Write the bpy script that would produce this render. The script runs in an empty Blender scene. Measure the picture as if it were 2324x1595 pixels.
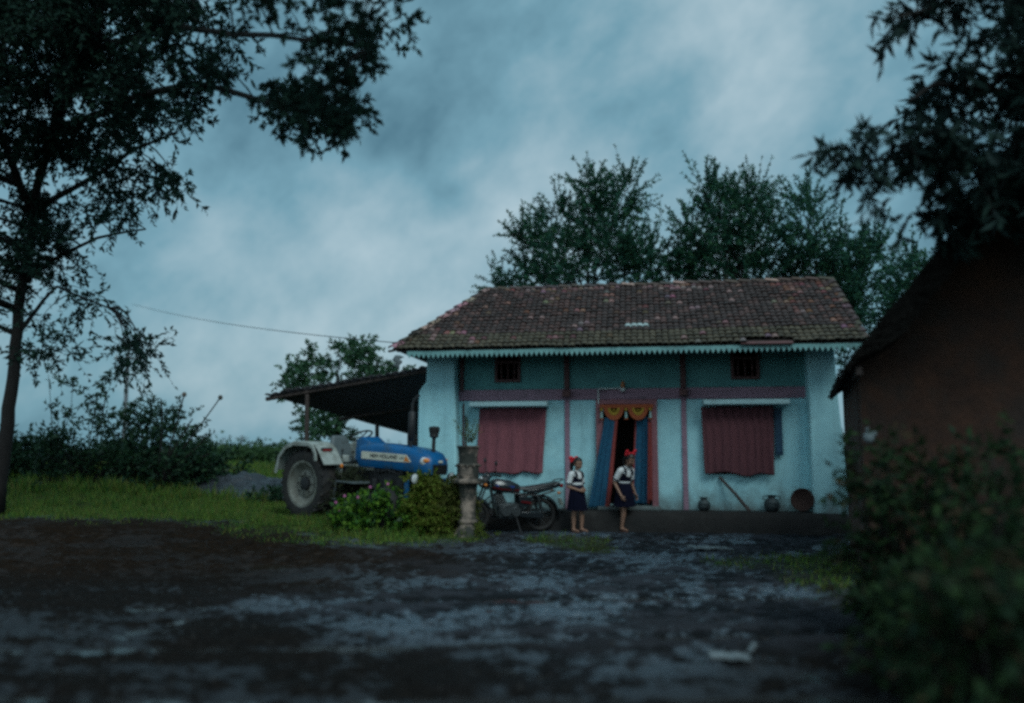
import bpy, bmesh, math, random
import numpy as np
from mathutils import Vector, Matrix, noise, Euler
sc = bpy.context.scene
COL = sc.collection
rnd = random.Random(7)
PI = math.pi
R = math.radians

# ------------------------------------------------------------------ camera geometry
FPX, CX, CY, EYE = 1823., 1161.5, 797.5, 1.5
PIT = math.atan((1020 - 797.5) / FPX)
def ray(x, y):
    a = (x - CX) / FPX; b = (CY - y) / FPX
    c, s = math.cos(PIT), math.sin(PIT)
    return Vector((a, c - b * s, s + b * c))
def at(x, y, Y):
    r = ray(x, y); t = Y / r.y
    return Vector((r.x * t, Y, EYE + r.z * t))
def sm(a, b, x):
    t = max(0., min(1., (x - a) / (b - a))); return t * t * (3 - 2 * t)
def terrain(x, y):
    h = .03
    h += .20 * (1 - sm(-4.0, -1.2, x)) * sm(12.3, 15.2, y)
    h += .42 * (1 - sm(-6.0, -2.6, x)) * sm(16, 22, y)
    h -= .55 * sm(26, 55, y)
    h += .22 * (1 - sm(-9.5, -6.2, x)) * sm(14.5, 19, y)
    h += .10 * sm(2.6, 4.2, x) * (1 - sm(9, 12, y))
    return h
def at_ground(px, py):
    r = ray(px, py); t = 1.
    for i in range(4000):
        p = r * t
        if EYE + p.z <= terrain(p.x, p.y): break
        t += .02 if t < 60 else .5
    return Vector((p.x, p.y, terrain(p.x, p.y)))

# ------------------------------------------------------------------ materials
def nodes(name):
    m = bpy.data.materials.new(name); m.use_nodes = True
    nt = m.node_tree
    return m, nt, nt.nodes['Principled BSDF']
def lk(nt, a, b): nt.links.new(a, b)
def mat(name, c1, c2=None, rough=.6, scale=6., metal=0., bump=0., bscale=None, spec=.5, stretch=(1,1,1), detail=6, lo=.35, hi=.65, dirt=None, dscale=2., dlo=.55, dhi=.75):
    m, nt, b = nodes(name)
    b.inputs['Metallic'].default_value = metal
    b.inputs['Roughness'].default_value = rough
    b.inputs['Specular IOR Level'].default_value = spec
    c2 = c2 or tuple(v * .7 for v in c1)
    tc = nt.nodes.new('ShaderNodeTexCoord'); mp = nt.nodes.new('ShaderNodeMapping')
    mp.inputs['Scale'].default_value = stretch
    lk(nt, tc.outputs['Object'], mp.inputs['Vector'])
    n = nt.nodes.new('ShaderNodeTexNoise'); n.inputs['Scale'].default_value = scale; n.inputs['Detail'].default_value = detail
    n.inputs['Roughness'].default_value = .65
    lk(nt, mp.outputs['Vector'], n.inputs['Vector'])
    r = nt.nodes.new('ShaderNodeValToRGB')
    r.color_ramp.elements[0].position = lo; r.color_ramp.elements[1].position = hi
    r.color_ramp.elements[0].color = (*c1, 1); r.color_ramp.elements[1].color = (*c2, 1)
    lk(nt, n.outputs['Fac'], r.inputs['Fac'])
    out = r.outputs['Color']
    if dirt:
        n3 = nt.nodes.new('ShaderNodeTexNoise'); n3.inputs['Scale'].default_value = dscale; n3.inputs['Detail'].default_value = 8; n3.inputs['Roughness'].default_value = .7
        lk(nt, tc.outputs['Object'], n3.inputs['Vector'])
        r3 = nt.nodes.new('ShaderNodeMapRange'); r3.inputs['From Min'].default_value = dlo; r3.inputs['From Max'].default_value = dhi
        lk(nt, n3.outputs['Fac'], r3.inputs['Value'])
        mx = nt.nodes.new('ShaderNodeMix'); mx.data_type = 'RGBA'
        lk(nt, r3.outputs['Result'], mx.inputs['Factor']); lk(nt, out, mx.inputs['A']); mx.inputs['B'].default_value = (*dirt, 1)
        out = mx.outputs['Result']
    lk(nt, out, b.inputs['Base Color'])
    if bump:
        n2 = nt.nodes.new('ShaderNodeTexNoise'); n2.inputs['Scale'].default_value = bscale or scale * 4; n2.inputs['Detail'].default_value = 5
        lk(nt, mp.outputs['Vector'], n2.inputs['Vector'])
        bp = nt.nodes.new('ShaderNodeBump'); bp.inputs['Strength'].default_value = bump; bp.inputs['Distance'].default_value = .02
        lk(nt, n2.outputs['Fac'], bp.inputs['Height']); lk(nt, bp.outputs['Normal'], b.inputs['Normal'])
    return m
def leafmat(name, cols, rough=.5, trans=.25):
    m, nt, b = nodes(name)
    g = nt.nodes.new('ShaderNodeNewGeometry')
    r = nt.nodes.new('ShaderNodeValToRGB')
    e = r.color_ramp.elements
    e[0].color = (*cols[0], 1); e[1].color = (*cols[-1], 1)
    for i, c in enumerate(cols[1:-1]):
        k = e.new((i + 1) / (len(cols) - 1)); k.color = (*c, 1)
    lk(nt, g.outputs['Random Per Island'], r.inputs['Fac'])
    lk(nt, r.outputs['Color'], b.inputs['Base Color'])
    b.inputs['Roughness'].default_value = rough; b.inputs['Specular IOR Level'].default_value = .25
    t = nt.nodes.new('ShaderNodeBsdfTranslucent'); lk(nt, r.outputs['Color'], t.inputs['Color'])
    mx = nt.nodes.new('ShaderNodeMixShader'); mx.inputs['Fac'].default_value = trans
    lk(nt, b.outputs[0], mx.inputs[1]); lk(nt, t.outputs[0], mx.inputs[2])
    lk(nt, mx.outputs[0], nt.nodes['Material Output'].inputs['Surface'])
    return m
def colmat(name, attr, rough=.7, nscale=30, amt=.35, bump=.3):
    m, nt, b = nodes(name)
    a = nt.nodes.new('ShaderNodeAttribute'); a.attribute_name = attr
    tc = nt.nodes.new('ShaderNodeTexCoord')
    n = nt.nodes.new('ShaderNodeTexNoise'); n.inputs['Scale'].default_value = nscale; n.inputs['Detail'].default_value = 6
    lk(nt, tc.outputs['Object'], n.inputs['Vector'])
    mr = nt.nodes.new('ShaderNodeMapRange'); mr.inputs['From Min'].default_value = .3; mr.inputs['From Max'].default_value = .7
    mr.inputs['To Min'].default_value = 1 - amt; mr.inputs['To Max'].default_value = 1 + amt
    lk(nt, n.outputs['Fac'], mr.inputs['Value'])
    mx = nt.nodes.new('ShaderNodeVectorMath'); mx.operation = 'SCALE'
    lk(nt, a.outputs['Color'], mx.inputs[0]); lk(nt, mr.outputs['Result'], mx.inputs['Scale'])
    lk(nt, mx.outputs['Vector'], b.inputs['Base Color'])
    b.inputs['Roughness'].default_value = rough
    bp = nt.nodes.new('ShaderNodeBump'); bp.inputs['Strength'].default_value = bump; bp.inputs['Distance'].default_value = .01
    lk(nt, n.outputs['Fac'], bp.inputs['Height']); lk(nt, bp.outputs['Normal'], b.inputs['Normal'])
    return m

M = {}
def limewash(name, c1, c2, stain, splash, zb):
    m = mat(name, c1, c2, .88, 2.4, bump=.22, bscale=9, dirt=stain, dscale=1.3, dlo=.52, dhi=.80)
    nt = m.node_tree; b = nt.nodes['Principled BSDF']; src = b.inputs['Base Color'].links[0].from_socket
    tc = nt.nodes.new('ShaderNodeTexCoord'); mp = nt.nodes.new('ShaderNodeMapping'); mp.inputs['Scale'].default_value = (7, 7, .55); lk(nt, tc.outputs['Object'], mp.inputs['Vector'])
    n = nt.nodes.new('ShaderNodeTexNoise'); n.inputs['Scale'].default_value = 1.; n.inputs['Detail'].default_value = 7; n.inputs['Roughness'].default_value = .7; lk(nt, mp.outputs[0], n.inputs['Vector'])
    r = nt.nodes.new('ShaderNodeMapRange'); r.inputs['From Min'].default_value = .50; r.inputs['From Max'].default_value = .78; r.inputs['To Max'].default_value = .55; lk(nt, n.outputs['Fac'], r.inputs['Value'])
    x = nt.nodes.new('ShaderNodeMix'); x.data_type = 'RGBA'; lk(nt, r.outputs[0], x.inputs['Factor']); lk(nt, src, x.inputs['A']); x.inputs['B'].default_value = (*stain, 1)
    # mud splashed up from the plinth in ragged patches
    s = nt.nodes.new('ShaderNodeSeparateXYZ'); lk(nt, tc.outputs['Object'], s.inputs[0])
    n2 = nt.nodes.new('ShaderNodeTexNoise'); n2.inputs['Scale'].default_value = 5.; n2.inputs['Detail'].default_value = 8; n2.inputs['Roughness'].default_value = .7; lk(nt, tc.outputs['Object'], n2.inputs['Vector'])
    ma = nt.nodes.new('ShaderNodeMath'); ma.operation = 'MULTIPLY_ADD'; lk(nt, n2.outputs['Fac'], ma.inputs[0]); ma.inputs[1].default_value = -1.1; lk(nt, s.outputs['Z'], ma.inputs[2])
    r2 = nt.nodes.new('ShaderNodeMapRange'); r2.inputs['From Min'].default_value = zb - .62; r2.inputs['From Max'].default_value = zb - .12; r2.inputs['To Min'].default_value = .85; r2.inputs['To Max'].default_value = 0; lk(nt, ma.outputs[0], r2.inputs['Value'])
    y = nt.nodes.new('ShaderNodeMix'); y.data_type = 'RGBA'; lk(nt, r2.outputs[0], y.inputs['Factor']); lk(nt, x.outputs['Result'], y.inputs['A']); y.inputs['B'].default_value = (*splash, 1)
    lk(nt, y.outputs['Result'], b.inputs['Base Color'])
    return m
M['white_wall'] = limewash('limewash', (.45,.82,.88), (.37,.72,.80), (.22,.40,.44), (.13,.155,.15), .42)
M['teal_wall'] = mat('teal_paint', (.125,.35,.35), (.09,.26,.27), .85, 3, bump=.3, bscale=20, dirt=(.08,.16,.16), dscale=2, dlo=.6, dhi=.85)
M['pink'] = mat('pink_beam_paint', (.36,.22,.29), (.27,.17,.23), .7, 5, stretch=(.4,1,4), bump=.3, dirt=(.10,.09,.11), dscale=3)
M['pinkdoor'] = mat('door_frame_paint', (.30,.12,.14), (.22,.09,.11), .6, 6, bump=.2)
M['brownpost'] = mat('brown_timber', (.14,.06,.06), (.09,.045,.045), .7, 8, stretch=(1,1,.2), bump=.3)
M['shutterblue'] = mat('blue_shutter', (.02,.07,.13), (.015,.05,.09), .5, 6)
M['white_slab'] = mat('sunshade_concrete', (.46,.70,.74), (.36,.57,.61), .85, 4, bump=.3, dirt=(.25,.29,.29), dscale=3)
M['plinth'] = mat('earth_plinth', (.018,.016,.015), (.010,.010,.010), .85, 3, bump=.8, bscale=9, dirt=(.034,.034,.032), dscale=2.5)
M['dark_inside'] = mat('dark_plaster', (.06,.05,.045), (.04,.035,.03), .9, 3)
M['tile'] = colmat('clay_tiles', 'Col', .75, 25, .45, .5)
M['deck'] = mat('roof_deck', (.035,.028,.025), (.02,.018,.016), .9, 4)
M['valance'] = mat('valance_tin', (.22,.47,.47), (.17,.38,.39), .6, 6, dirt=(.10,.16,.16), dscale=4)
M['conduit'] = mat('white_conduit', (.72,.78,.78), (.62,.68,.68), .5, 6)
M['lamp'] = mat('amber_shade', (.50,.19,.06), (.4,.14,.05), .4, 6)
M['curtain'] = mat('pink_cloth', (.29,.095,.118), (.20,.068,.086), .9, 10, stretch=(4,1,.4), bump=.25, bscale=60, dirt=(.12,.042,.055), dscale=1.5)
M['curtain2'] = mat('maroon_pink_cloth', (.145,.050,.062), (.10,.036,.045), .9, 10, stretch=(4,1,.4), bump=.25, bscale=60, dirt=(.07,.026,.034), dscale=1.5)
M['bluecloth'] = mat('blue_cloth', (.012,.11,.20), (.008,.07,.14), .9, 18, bump=.2, bscale=60, dirt=(.10,.05,.05), dscale=26, dlo=.62, dhi=.66)
M['redcloth'] = mat('red_border', (.27,.045,.038), (.20,.034,.03), .85, 14)
M['orange'] = mat('orange_beads', (.36,.085,.025), (.27,.06,.02), .8, 60, bump=.5, bscale=120)
M['yellow'] = mat('yellow_beads', (.36,.24,.022), (.28,.18,.016), .8, 60, bump=.5, bscale=120)
M['tassel'] = mat('pale_tassel', (.34,.52,.50), (.27,.43,.42), .8, 20)
M['tin'] = mat('rusty_tin', (.075,.07,.08), (.045,.043,.05), .65, 5, stretch=(1,6,1), metal=.0, dirt=(.06,.04,.035), dscale=2)
M['concrete_pole'] = mat('weathered_pole', (.20,.22,.24), (.14,.155,.17), .8, 6)
M['wood'] = mat('grey_wood', (.075,.055,.05), (.05,.038,.035), .8, 8, stretch=(1,1,.2), bump=.3)
M['rag'] = mat('white_rag', (.19,.235,.25), (.12,.155,.17), .9, 8)
M['rubber'] = mat('rubber', (.017,.017,.018), (.028,.026,.024), .75, 9, bump=.2, dirt=(.05,.04,.032), dscale=5, dlo=.5)
M['cream'] = mat('cream_rim', (.25,.26,.23), (.18,.19,.165), .55, 5, dirt=(.07,.058,.042), dscale=6, dlo=.40, dhi=.75)
M['fender'] = mat('white_fender', (.40,.44,.41), (.32,.36,.33), .5, 5, dirt=(.13,.12,.095), dscale=5, dlo=.45)
M['blue'] = mat('tractor_blue', (.003,.125,.34), (.003,.10,.27), .38, 4, spec=.4, dirt=(.045,.075,.095), dscale=5, dlo=.50)
M['engine'] = mat('oily_metal', (.022,.024,.028), (.013,.014,.016), .55, 10, bump=.3)
M['decal'] = mat('cream_decal', (.74,.74,.62), (.68,.68,.57), .4, 5)
M['ink'] = mat('black_ink', (.012,.014,.02), (.016,.016,.022), .5)
M['grey_seat'] = mat('grey_vinyl', (.12,.15,.16), (.09,.115,.12), .6, 8, dirt=(.06,.07,.07), dscale=6)
M['red_lens'] = mat('red_lens', (.42,.03,.03), (.36,.02,.02), .2, 10)
M['orange_lens'] = mat('orange_lens', (.75,.24,.03), (.68,.2,.03), .2, 10)
M['clear_lens'] = mat('lamp_glass', (.72,.76,.76), (.62,.66,.68), .12, 10, spec=.8)
M['chrome'] = mat('chrome', (.28,.30,.31), (.2,.215,.22), .35, 10, metal=1.)
M['aluminium'] = mat('aluminium', (.13,.145,.15), (.08,.09,.095), .45, 10, metal=.7)
M['black_paint'] = mat('black_paint', (.014,.018,.022), (.02,.026,.03), .2, 6, spec=.7)
M['black_plastic'] = mat('black_plastic', (.018,.018,.019), (.028,.028,.028), .5, 8)
M['seat_vinyl'] = mat('black_vinyl', (.02,.024,.026), (.03,.034,.036), .38, 20, spec=.6)
M['red_stripe'] = mat('red_stripe', (.13,.010,.013), (.10,.009,.011), .3)
M['blue_stripe'] = mat('blue_stripe', (.03,.06,.28), (.025,.05,.22), .3)
M['terracotta'] = mat('limewashed_clay', (.40,.31,.25), (.27,.21,.175), .85, 5, bump=.5, bscale=18, dirt=(.035,.038,.032), dscale=2.6, dlo=.38, dhi=.52)
M['bark'] = mat('bark', (.020,.017,.016), (.011,.010,.010), .9, 8, stretch=(2,2,.4), bump=.8, bscale=14)
M['skin'] = mat('skin', (.36,.20,.135), (.31,.165,.11), .5, 12)
M['hair'] = mat('black_hair', (.012,.010,.010), (.02,.017,.016), .4, 30, stretch=(1,1,.2))
M['blouse'] = mat('white_cotton', (.80,.82,.82), (.72,.74,.75), .85, 10)
M['navy'] = mat('navy_cloth', (.008,.009,.024), (.006,.007,.017), .95, 12, spec=.1)
M['ribbon'] = mat('red_ribbon', (.72,.015,.03), (.6,.012,.025), .55, 12)
M['eye'] = mat('dark_eye', (.01,.008,.008), (.02,.015,.012), .2)
M['lip'] = mat('lip', (.30,.10,.085), (.27,.09,.075), .5)
M['sandal'] = mat('brown_sandal', (.15,.07,.05), (.11,.05,.04), .6, 12)
M['pot'] = mat('dull_steel', (.06,.085,.09), (.035,.048,.052), .6, 8, metal=.3, dirt=(.03,.03,.03), dscale=6)
M['basket'] = mat('brown_cane', (.055,.026,.021), (.034,.017,.014), .85, 30, stretch=(1,1,3), bump=.6, bscale=60)
M['mudwall'] = mat('mud_wall', (.078,.034,.020), (.036,.019,.014), .95, 2.6, bump=1., bscale=14, dirt=(.035,.026,.022), dscale=2.2, dlo=.45, dhi=.7)
M['thatch'] = mat('dark_thatch', (.020,.018,.016), (.011,.010,.009), .95, 14, spec=.1, stretch=(1,.3,1), bump=1., bscale=30)
M['step'] = mat('worn_step', (.16,.20,.20), (.08,.095,.095), .85, 5, bump=.5, dirt=(.04,.04,.036), dscale=4)
M['stone'] = mat('wet_stone', (.13,.13,.13), (.07,.07,.075), .45, 9, bump=.5)
M['gravel'] = mat('wet_gravel', (.055,.062,.075), (.016,.019,.023), .35, 16, bump=1., bscale=22)
M['wire'] = mat('cable', (.02,.02,.024), (.03,.03,.034), .6)
M['scrap'] = mat('white_scrap', (.20,.235,.25), (.09,.11,.12), .5, 9)
M['petal'] = mat('pink_petal', (.55,.16,.36), (.45,.12,.3), .6, 9)
M['l_acacia'] = leafmat('acacia_leaf', [(.016,.072,.056), (.024,.10,.070), (.034,.13,.072), (.055,.15,.06)], .8, .2)  # bluish tint of distant haze mixed into the leaf colours
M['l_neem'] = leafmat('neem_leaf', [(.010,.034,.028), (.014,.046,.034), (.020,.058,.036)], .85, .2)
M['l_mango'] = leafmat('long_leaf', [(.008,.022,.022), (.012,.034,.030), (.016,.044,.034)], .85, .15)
M['l_small'] = leafmat('orchard_leaf', [(.03,.09,.055), (.05,.13,.065), (.07,.16,.07)], .5, .2)
M['l_hedge'] = leafmat('hedge_leaf', [(.012,.040,.024), (.020,.060,.030), (.034,.085,.034), (.012,.040,.03)], .5, .2)
M['l_yellow'] = leafmat('yellow_leaf', [(.13,.22,.033), (.20,.28,.04), (.15,.24,.036), (.28,.27,.06), (.10,.19,.036)], .7, .5)
M['l_olive'] = leafmat('olive_leaf', [(.12,.165,.04), (.17,.21,.048), (.13,.17,.045), (.22,.19,.06)], .7, .5)
M['l_bright'] = leafmat('bright_leaf', [(.045,.15,.026), (.085,.21,.026), (.16,.30,.03), (.04,.12,.03), (.02,.06,.026)], .45, .3)
M['l_dark'] = leafmat('dark_leaf', [(.04,.055,.03), (.055,.07,.034), (.045,.065,.036), (.075,.07,.035)], .6, .2)
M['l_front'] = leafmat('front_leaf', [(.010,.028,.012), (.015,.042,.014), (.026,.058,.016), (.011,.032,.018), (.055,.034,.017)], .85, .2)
M['l_far'] = leafmat('field_leaf', [(.035,.08,.03), (.05,.11,.035), (.03,.065,.03)], .6, .2)
M['blade'] = leafmat('grass_blade', [(.06,.16,.028), (.10,.22,.034), (.18,.27,.04), (.20,.18,.05), (.05,.13,.03), (.035,.09,.025)], .55, .3)

# ------------------------------------------------------------------ mesh builder
class MB:
    def __init__(s): s.v = []; s.f = []; s.mi = []
    def add(s, vs, fs, m=0):
        o = len(s.v); s.v += [tuple(v) for v in vs]
        s.f += [tuple(i + o for i in f) for f in fs]; s.mi += [m] * len(fs)
        return s
    def box(s, c, d, rot=None, m=0, top=(1,1)):
        x, y, z = d[0]/2, d[1]/2, d[2]/2
        vs = [Vector((sx*x*(top[0] if sz > 0 else 1), sy*y*(top[1] if sz > 0 else 1), sz*z)) for sz in (-1,1) for sy in (-1,1) for sx in (-1,1)]
        if rot is not None: vs = [rot @ v for v in vs]
        c = Vector(c)
        return s.add([v + c for v in vs], [(0,2,3,1),(4,5,7,6),(0,1,5,4),(2,6,7,3),(1,3,7,5),(0,4,6,2)], m)
    def bar(s, p0, p1, w, h, m=0, up=(0,0,1)):
        p0, p1 = Vector(p0), Vector(p1); d = (p1-p0).normalized(); up = Vector(up)
        x = d.cross(up)
        if x.length < .01: x = d.cross(Vector((0,1,0)))
        x.normalize(); z = x.cross(d)
        vs = []
        for p in (p0, p1):
            for a, b in ((-1,-1),(1,-1),(1,1),(-1,1)): vs.append(p + x*a*w/2 + z*b*h/2)
        return s.add(vs, [(3,2,1,0),(4,5,6,7),(0,1,5,4),(1,2,6,5),(2,3,7,6),(3,0,4,7)], m)
    def tube(s, pts, r, n=8, m=0, cap=True):
        pts = [Vector(p) for p in pts]
        if not hasattr(r, '__len__'): r = [r]*len(pts)
        rings = []; ref = None
        for i, p in enumerate(pts):
            d = (pts[min(i+1, len(pts)-1)] - pts[max(i-1, 0)])
            if d.length < 1e-9: d = Vector((0,0,1))
            d.normalize()
            if ref is None:
                ref = d.orthogonal().normalized()
            else:
                ref = (ref - d*ref.dot(d))
                if ref.length < 1e-6: ref = d.orthogonal()
                ref.normalize()
            b = d.cross(ref)
            rings.append([p + (ref*math.cos(2*PI*k/n) + b*math.sin(2*PI*k/n))*r[i] for k in range(n)])
        return s.loft(rings, m, cap)
    def loft(s, rings, m=0, cap=True, closed=True):
        n = len(rings[0]); vs = [v for ring in rings for v in ring]; fs = []
        for i in range(len(rings)-1):
            for k in range(n if closed else n-1):
                a = i*n+k; b = i*n+(k+1)%n
                fs.append((a, b, b+n, a+n))
        if cap:
            fs.append(tuple(range(n-1, -1, -1))); fs.append(tuple(range((len(rings)-1)*n, len(rings)*n)))
        return s.add(vs, fs, m)
    def cyl(s, p0, p1, r0, r1=None, n=16, m=0):
        return s.tube([p0, p1], [r0, r0 if r1 is None else r1], n, m)
    def lathe(s, prof, n=24, mtx=None, m=0, cap=True):
        rings = []
        for r, z in prof:
            ring = [Vector((r*math.cos(2*PI*k/n), r*math.sin(2*PI*k/n), z)) for k in range(n)]
            if mtx is not None: ring = [mtx @ v for v in ring]
            rings.append(ring)
        return s.loft(rings, m, cap)
    def ell(s, c, r, n=14, k=9, rot=None, m=0):
        c = Vector(c); vs = []; fs = []
        if not hasattr(r, '__len__'): r = (r, r, r)
        for i in range(1, k):
            th = PI*i/k
            for j in range(n):
                ph = 2*PI*j/n
                v = Vector((r[0]*math.sin(th)*math.cos(ph), r[1]*math.sin(th)*math.sin(ph), r[2]*math.cos(th)))
                vs.append(c + (rot @ v if rot is not None else v))
        for i in range(k-2):
            for j in range(n):
                a = i*n+j; b = i*n+(j+1)%n
                fs.append((a, a+n, b+n, b))
        t = Vector((0,0,r[2])); t = rot @ t if rot is not None else t
        vs += [c+t, c-t]; T = len(vs)-2
        for j in range(n):
            fs.append((T, j, (j+1)%n)); fs.append((T+1, (k-2)*n+(j+1)%n, (k-2)*n+j))
        return s.add(vs, fs, m)
    def prism(s, poly, y0, y1, m=0, fn=None):
        # polygon in (x, z), extruded along y
        n = len(poly); vs = [Vector((x, y0, z)) for x, z in poly] + [Vector((x, y1, z)) for x, z in poly]
        if fn: vs = [fn(v) for v in vs]
        fs = [tuple(range(n)), tuple(range(2*n-1, n-1, -1))]
        for i in range(n):
            j = (i+1) % n; fs.append((j, i, i+n, j+n))
        return s.add(vs, fs, m)
    def strip(s, pts, w0, w1, th, m=0):
        # polyline profile in (x, z) with thickness th, extruded y from w0 to w1
        P = [Vector((x, z)) for x, z in pts]; up = []; dn = []
        for i, p in enumerate(P):
            d = (P[min(i+1, len(P)-1)] - P[max(i-1, 0)]).normalized(); nrm = Vector((-d.y, d.x))
            up.append(p + nrm*th/2); dn.append(p - nrm*th/2)
        return s.loft([[Vector((u.x, w0, u.y)), Vector((u.x, w1, u.y)), Vector((d.x, w1, d.y)), Vector((d.x, w0, d.y))] for u, d in zip(up, dn)], m)
    def build(s, name, mats, parent=None, smooth=True, ang=40, bevel=0., segs=2, xf=None):
        me = bpy.data.meshes.new(name)
        v = s.v if xf is None else [tuple(xf @ Vector(p)) for p in s.v]
        me.from_pydata(v, [], s.f)
        mats = mats if isinstance(mats, (list, tuple)) else [mats]
        for m in mats: me.materials.append(m)
        if len(mats) > 1: me.polygons.foreach_set('material_index', s.mi)
        bm = bmesh.new(); bm.from_mesh(me); bmesh.ops.recalc_face_normals(bm, faces=bm.faces); bm.to_mesh(me); bm.free()
        if smooth:
            me.polygons.foreach_set('use_smooth', [True]*len(me.polygons)); me.set_sharp_from_angle(angle=R(ang))
        me.update()
        o = bpy.data.objects.new(name, me); COL.objects.link(o)
        if parent: o.parent = parent
        if bevel:
            b = o.modifiers.new('bevel', 'BEVEL'); b.width = bevel; b.segments = segs; b.limit_method = 'ANGLE'; b.angle_limit = R(40)
        return o
def tag(o, label=None, cat=None, group=None, kind=None):
    if label: o['label'] = label
    if cat: o['category'] = cat
    if group: o['group'] = group
    if kind: o['kind'] = kind
    return o
def thing(name, label, cat, loc=(0,0,0), rz=0, group=None):
    o = bpy.data.objects.new(name, None); COL.objects.link(o)
    o.empty_display_size = .2
    o.location = loc; o.rotation_euler = (0, 0, rz)
    return tag(o, label, cat, group)
def dup(root, loc, rz=None, label=None, sc_=None):
    r = root.copy(); COL.objects.link(r); r.location = loc
    if rz is not None: r.rotation_euler = (0,0,rz)
    if sc_: r.scale = sc_
    if label: r['label'] = label
    for ch in list(root.children):
        c = ch.copy(); COL.objects.link(c); c.parent = r
        for g in list(ch.children):
            d = g.copy(); COL.objects.link(d); d.parent = c
    return r
def quadmesh(name, V, mats, parent=None, mi=None):
    # V: (N,4,3) array of separate quads
    N = len(V); me = bpy.data.meshes.new(name)
    me.vertices.add(N*4); me.vertices.foreach_set('co', V.reshape(-1).astype(np.float32))
    me.loops.add(N*4); me.loops.foreach_set('vertex_index', np.arange(N*4, dtype=np.int32))
    me.polygons.add(N); me.polygons.foreach_set('loop_start', np.arange(0, N*4, 4, dtype=np.int32))
    mats = mats if isinstance(mats, (list, tuple)) else [mats]
    for m in mats: me.materials.append(m)
    if mi is not None: me.polygons.foreach_set('material_index', mi.astype(np.int32))
    me.update(calc_edges=True); me.validate()
    o = bpy.data.objects.new(name, me); COL.objects.link(o)
    if parent: o.parent = parent
    return o
NR = np.random.default_rng(11)
def unit(a): return a/np.maximum(np.linalg.norm(a, axis=-1, keepdims=True), 1e-9)
def leafquads(P, D, L, W, fold=.15):
    n = len(P); D = unit(D); S = unit(np.cross(D, NR.normal(size=(n,3)))); Nn = np.cross(S, D)
    L = np.broadcast_to(L, (n,)).reshape(n,1); W = np.broadcast_to(W, (n,)).reshape(n,1)
    mid = P + D*L*.45 + Nn*W*fold
    return np.stack([P, mid + S*W*.5, P + D*L - Nn*L*.12, mid - S*W*.5], axis=1)
def rib(P0, P1, w):
    # thin twig: crossing ribbons
    D = unit(P1-P0); n = len(P0); S = unit(np.cross(D, NR.normal(size=(n,3))))*w
    T = np.cross(D, S)
    return np.concatenate([np.stack([P0-S, P0+S, P1+S*.3, P1-S*.3], 1), np.stack([P0-T, P0+T, P1+T*.3, P1-T*.3], 1)])
def twigs(centers, radii, n, length, leaves, leaf, lw, out=1., up=.5, rand=.6, droop=.2, rpow=.6, twigw=.008, core=None):
    """leaf-bearing twigs sprouting out of ellipsoid blobs"""
    Q = []; K = []
    ls_ = length if isinstance(length, list) else [length]*len(centers)
    for c, r, k, length in zip(centers, radii, n, ls_):
        c = np.array(c); r = np.array(r) if hasattr(r, '__len__') else np.array([r]*3)
        d = unit(NR.normal(size=(k,3))); rad = NR.random((k,1))**rpow
        P = c + d*r*rad
        D = unit(d*out + np.array([0,0,up]) + NR.normal(size=(k,3))*rand)
        L = (length*(.6+.8*NR.random(k))).reshape(k,1)
        E = P + D*L + np.array([0,0,-1])*droop*L
        Q.append(rib(P, E, twigw)); K.append(np.ones(2*k))
        t = NR.random((k, leaves, 1))
        lp = P[:,None,:]*(1-t) + E[:,None,:]*t + np.array([0,0,.5])*droop*L[:,None,:]*t*(1-t)
        ld = D[:,None,:]*.7 + NR.normal(size=(k, leaves, 3))*.65 + np.array([0,0,-1])*droop
        ll = leaf*(.6+.7*NR.random(k*leaves))
        Q.append(leafquads(lp.reshape(-1,3), ld.reshape(-1,3), ll, ll*lw)); K.append(np.zeros(k*leaves))
    return np.concatenate(Q), np.concatenate(K)
def curve(p0, p1, bend, n=7):
    p0, p1, bend = Vector(p0), Vector(p1), Vector(bend)
    return [p0.lerp(p1, t/n) + bend*4*(t/n)*(1-t/n) for t in range(n+1)]
FSTOP, FILTER, DENOISE, EXPO, SUNE = .36, 3.0, False, 0., 1.35
SKYC = [(.06,.16,.22), (.18,.365,.455), (.44,.59,.66)]
SKYLOC = (.3, .2, .1)
ZEN, BACK = .16, .05  # BACK dims the unseen sky behind the camera to shade the facade
BLOBS = [(620,430,15,-.30), (1020,90,11,-.12), (1330,110,11,-.02), (1760,60,12,.26), (1080,420,12,.12), (700,700,14,.44), (1300,560,10,.10), (2200,330,13,-.16), (150,800,14,-.06),
         (0,0,65,.45,(-.6,-.7,.35)), (0,0,60,-.35,(.9,-.25,.3))]  # unseen bright and dark sky patches added to shape the facade light
# ------------------------------------------------------------------ ground
def fbm(x, y, s, o=3):
    v = 0; a = 1.
    for i in range(o):
        v += a*noise.noise(Vector((x*s, y*s, 3.7*i))); s *= 2.1; a *= .5
    return v
def grass_cover(x, y):
    # how grassy the soil is: the left field, the strip before the tractor, loose patches in the yard
    n = .35*fbm(x, y, .5, 2) + .28*fbm(x + 4, y, 2.2, 2)
    edge = 15.0 - 2.0*sm(-6.8, -2.4, x)
    g = sm(-.55, .9, y - edge + n*1.7) * (1 - sm(-.75, -.35, x + n*.3))
    g *= (1 - sm(30, 34, y)*.2)
    p = .85*sm(.38, .62, fbm(x + 9, y*1.3, .45, 2)) * sm(9.0, 11.5, y)*(1-sm(14.0,14.6,y))*sm(-4,-1,x)*(1-sm(4,6,x))
    back = sm(15.2, 16.0, y)*(1-sm(-2.0,-1.7,x)) + sm(20.5, 22, y)
    rt = sm(2.9, 3.6, x - .35*n) * (1 - sm(10.5, 12, y))*.8
    return min(1., max(g, p, back if x < -1.7 or y > 20 else 0, rt))
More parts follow.
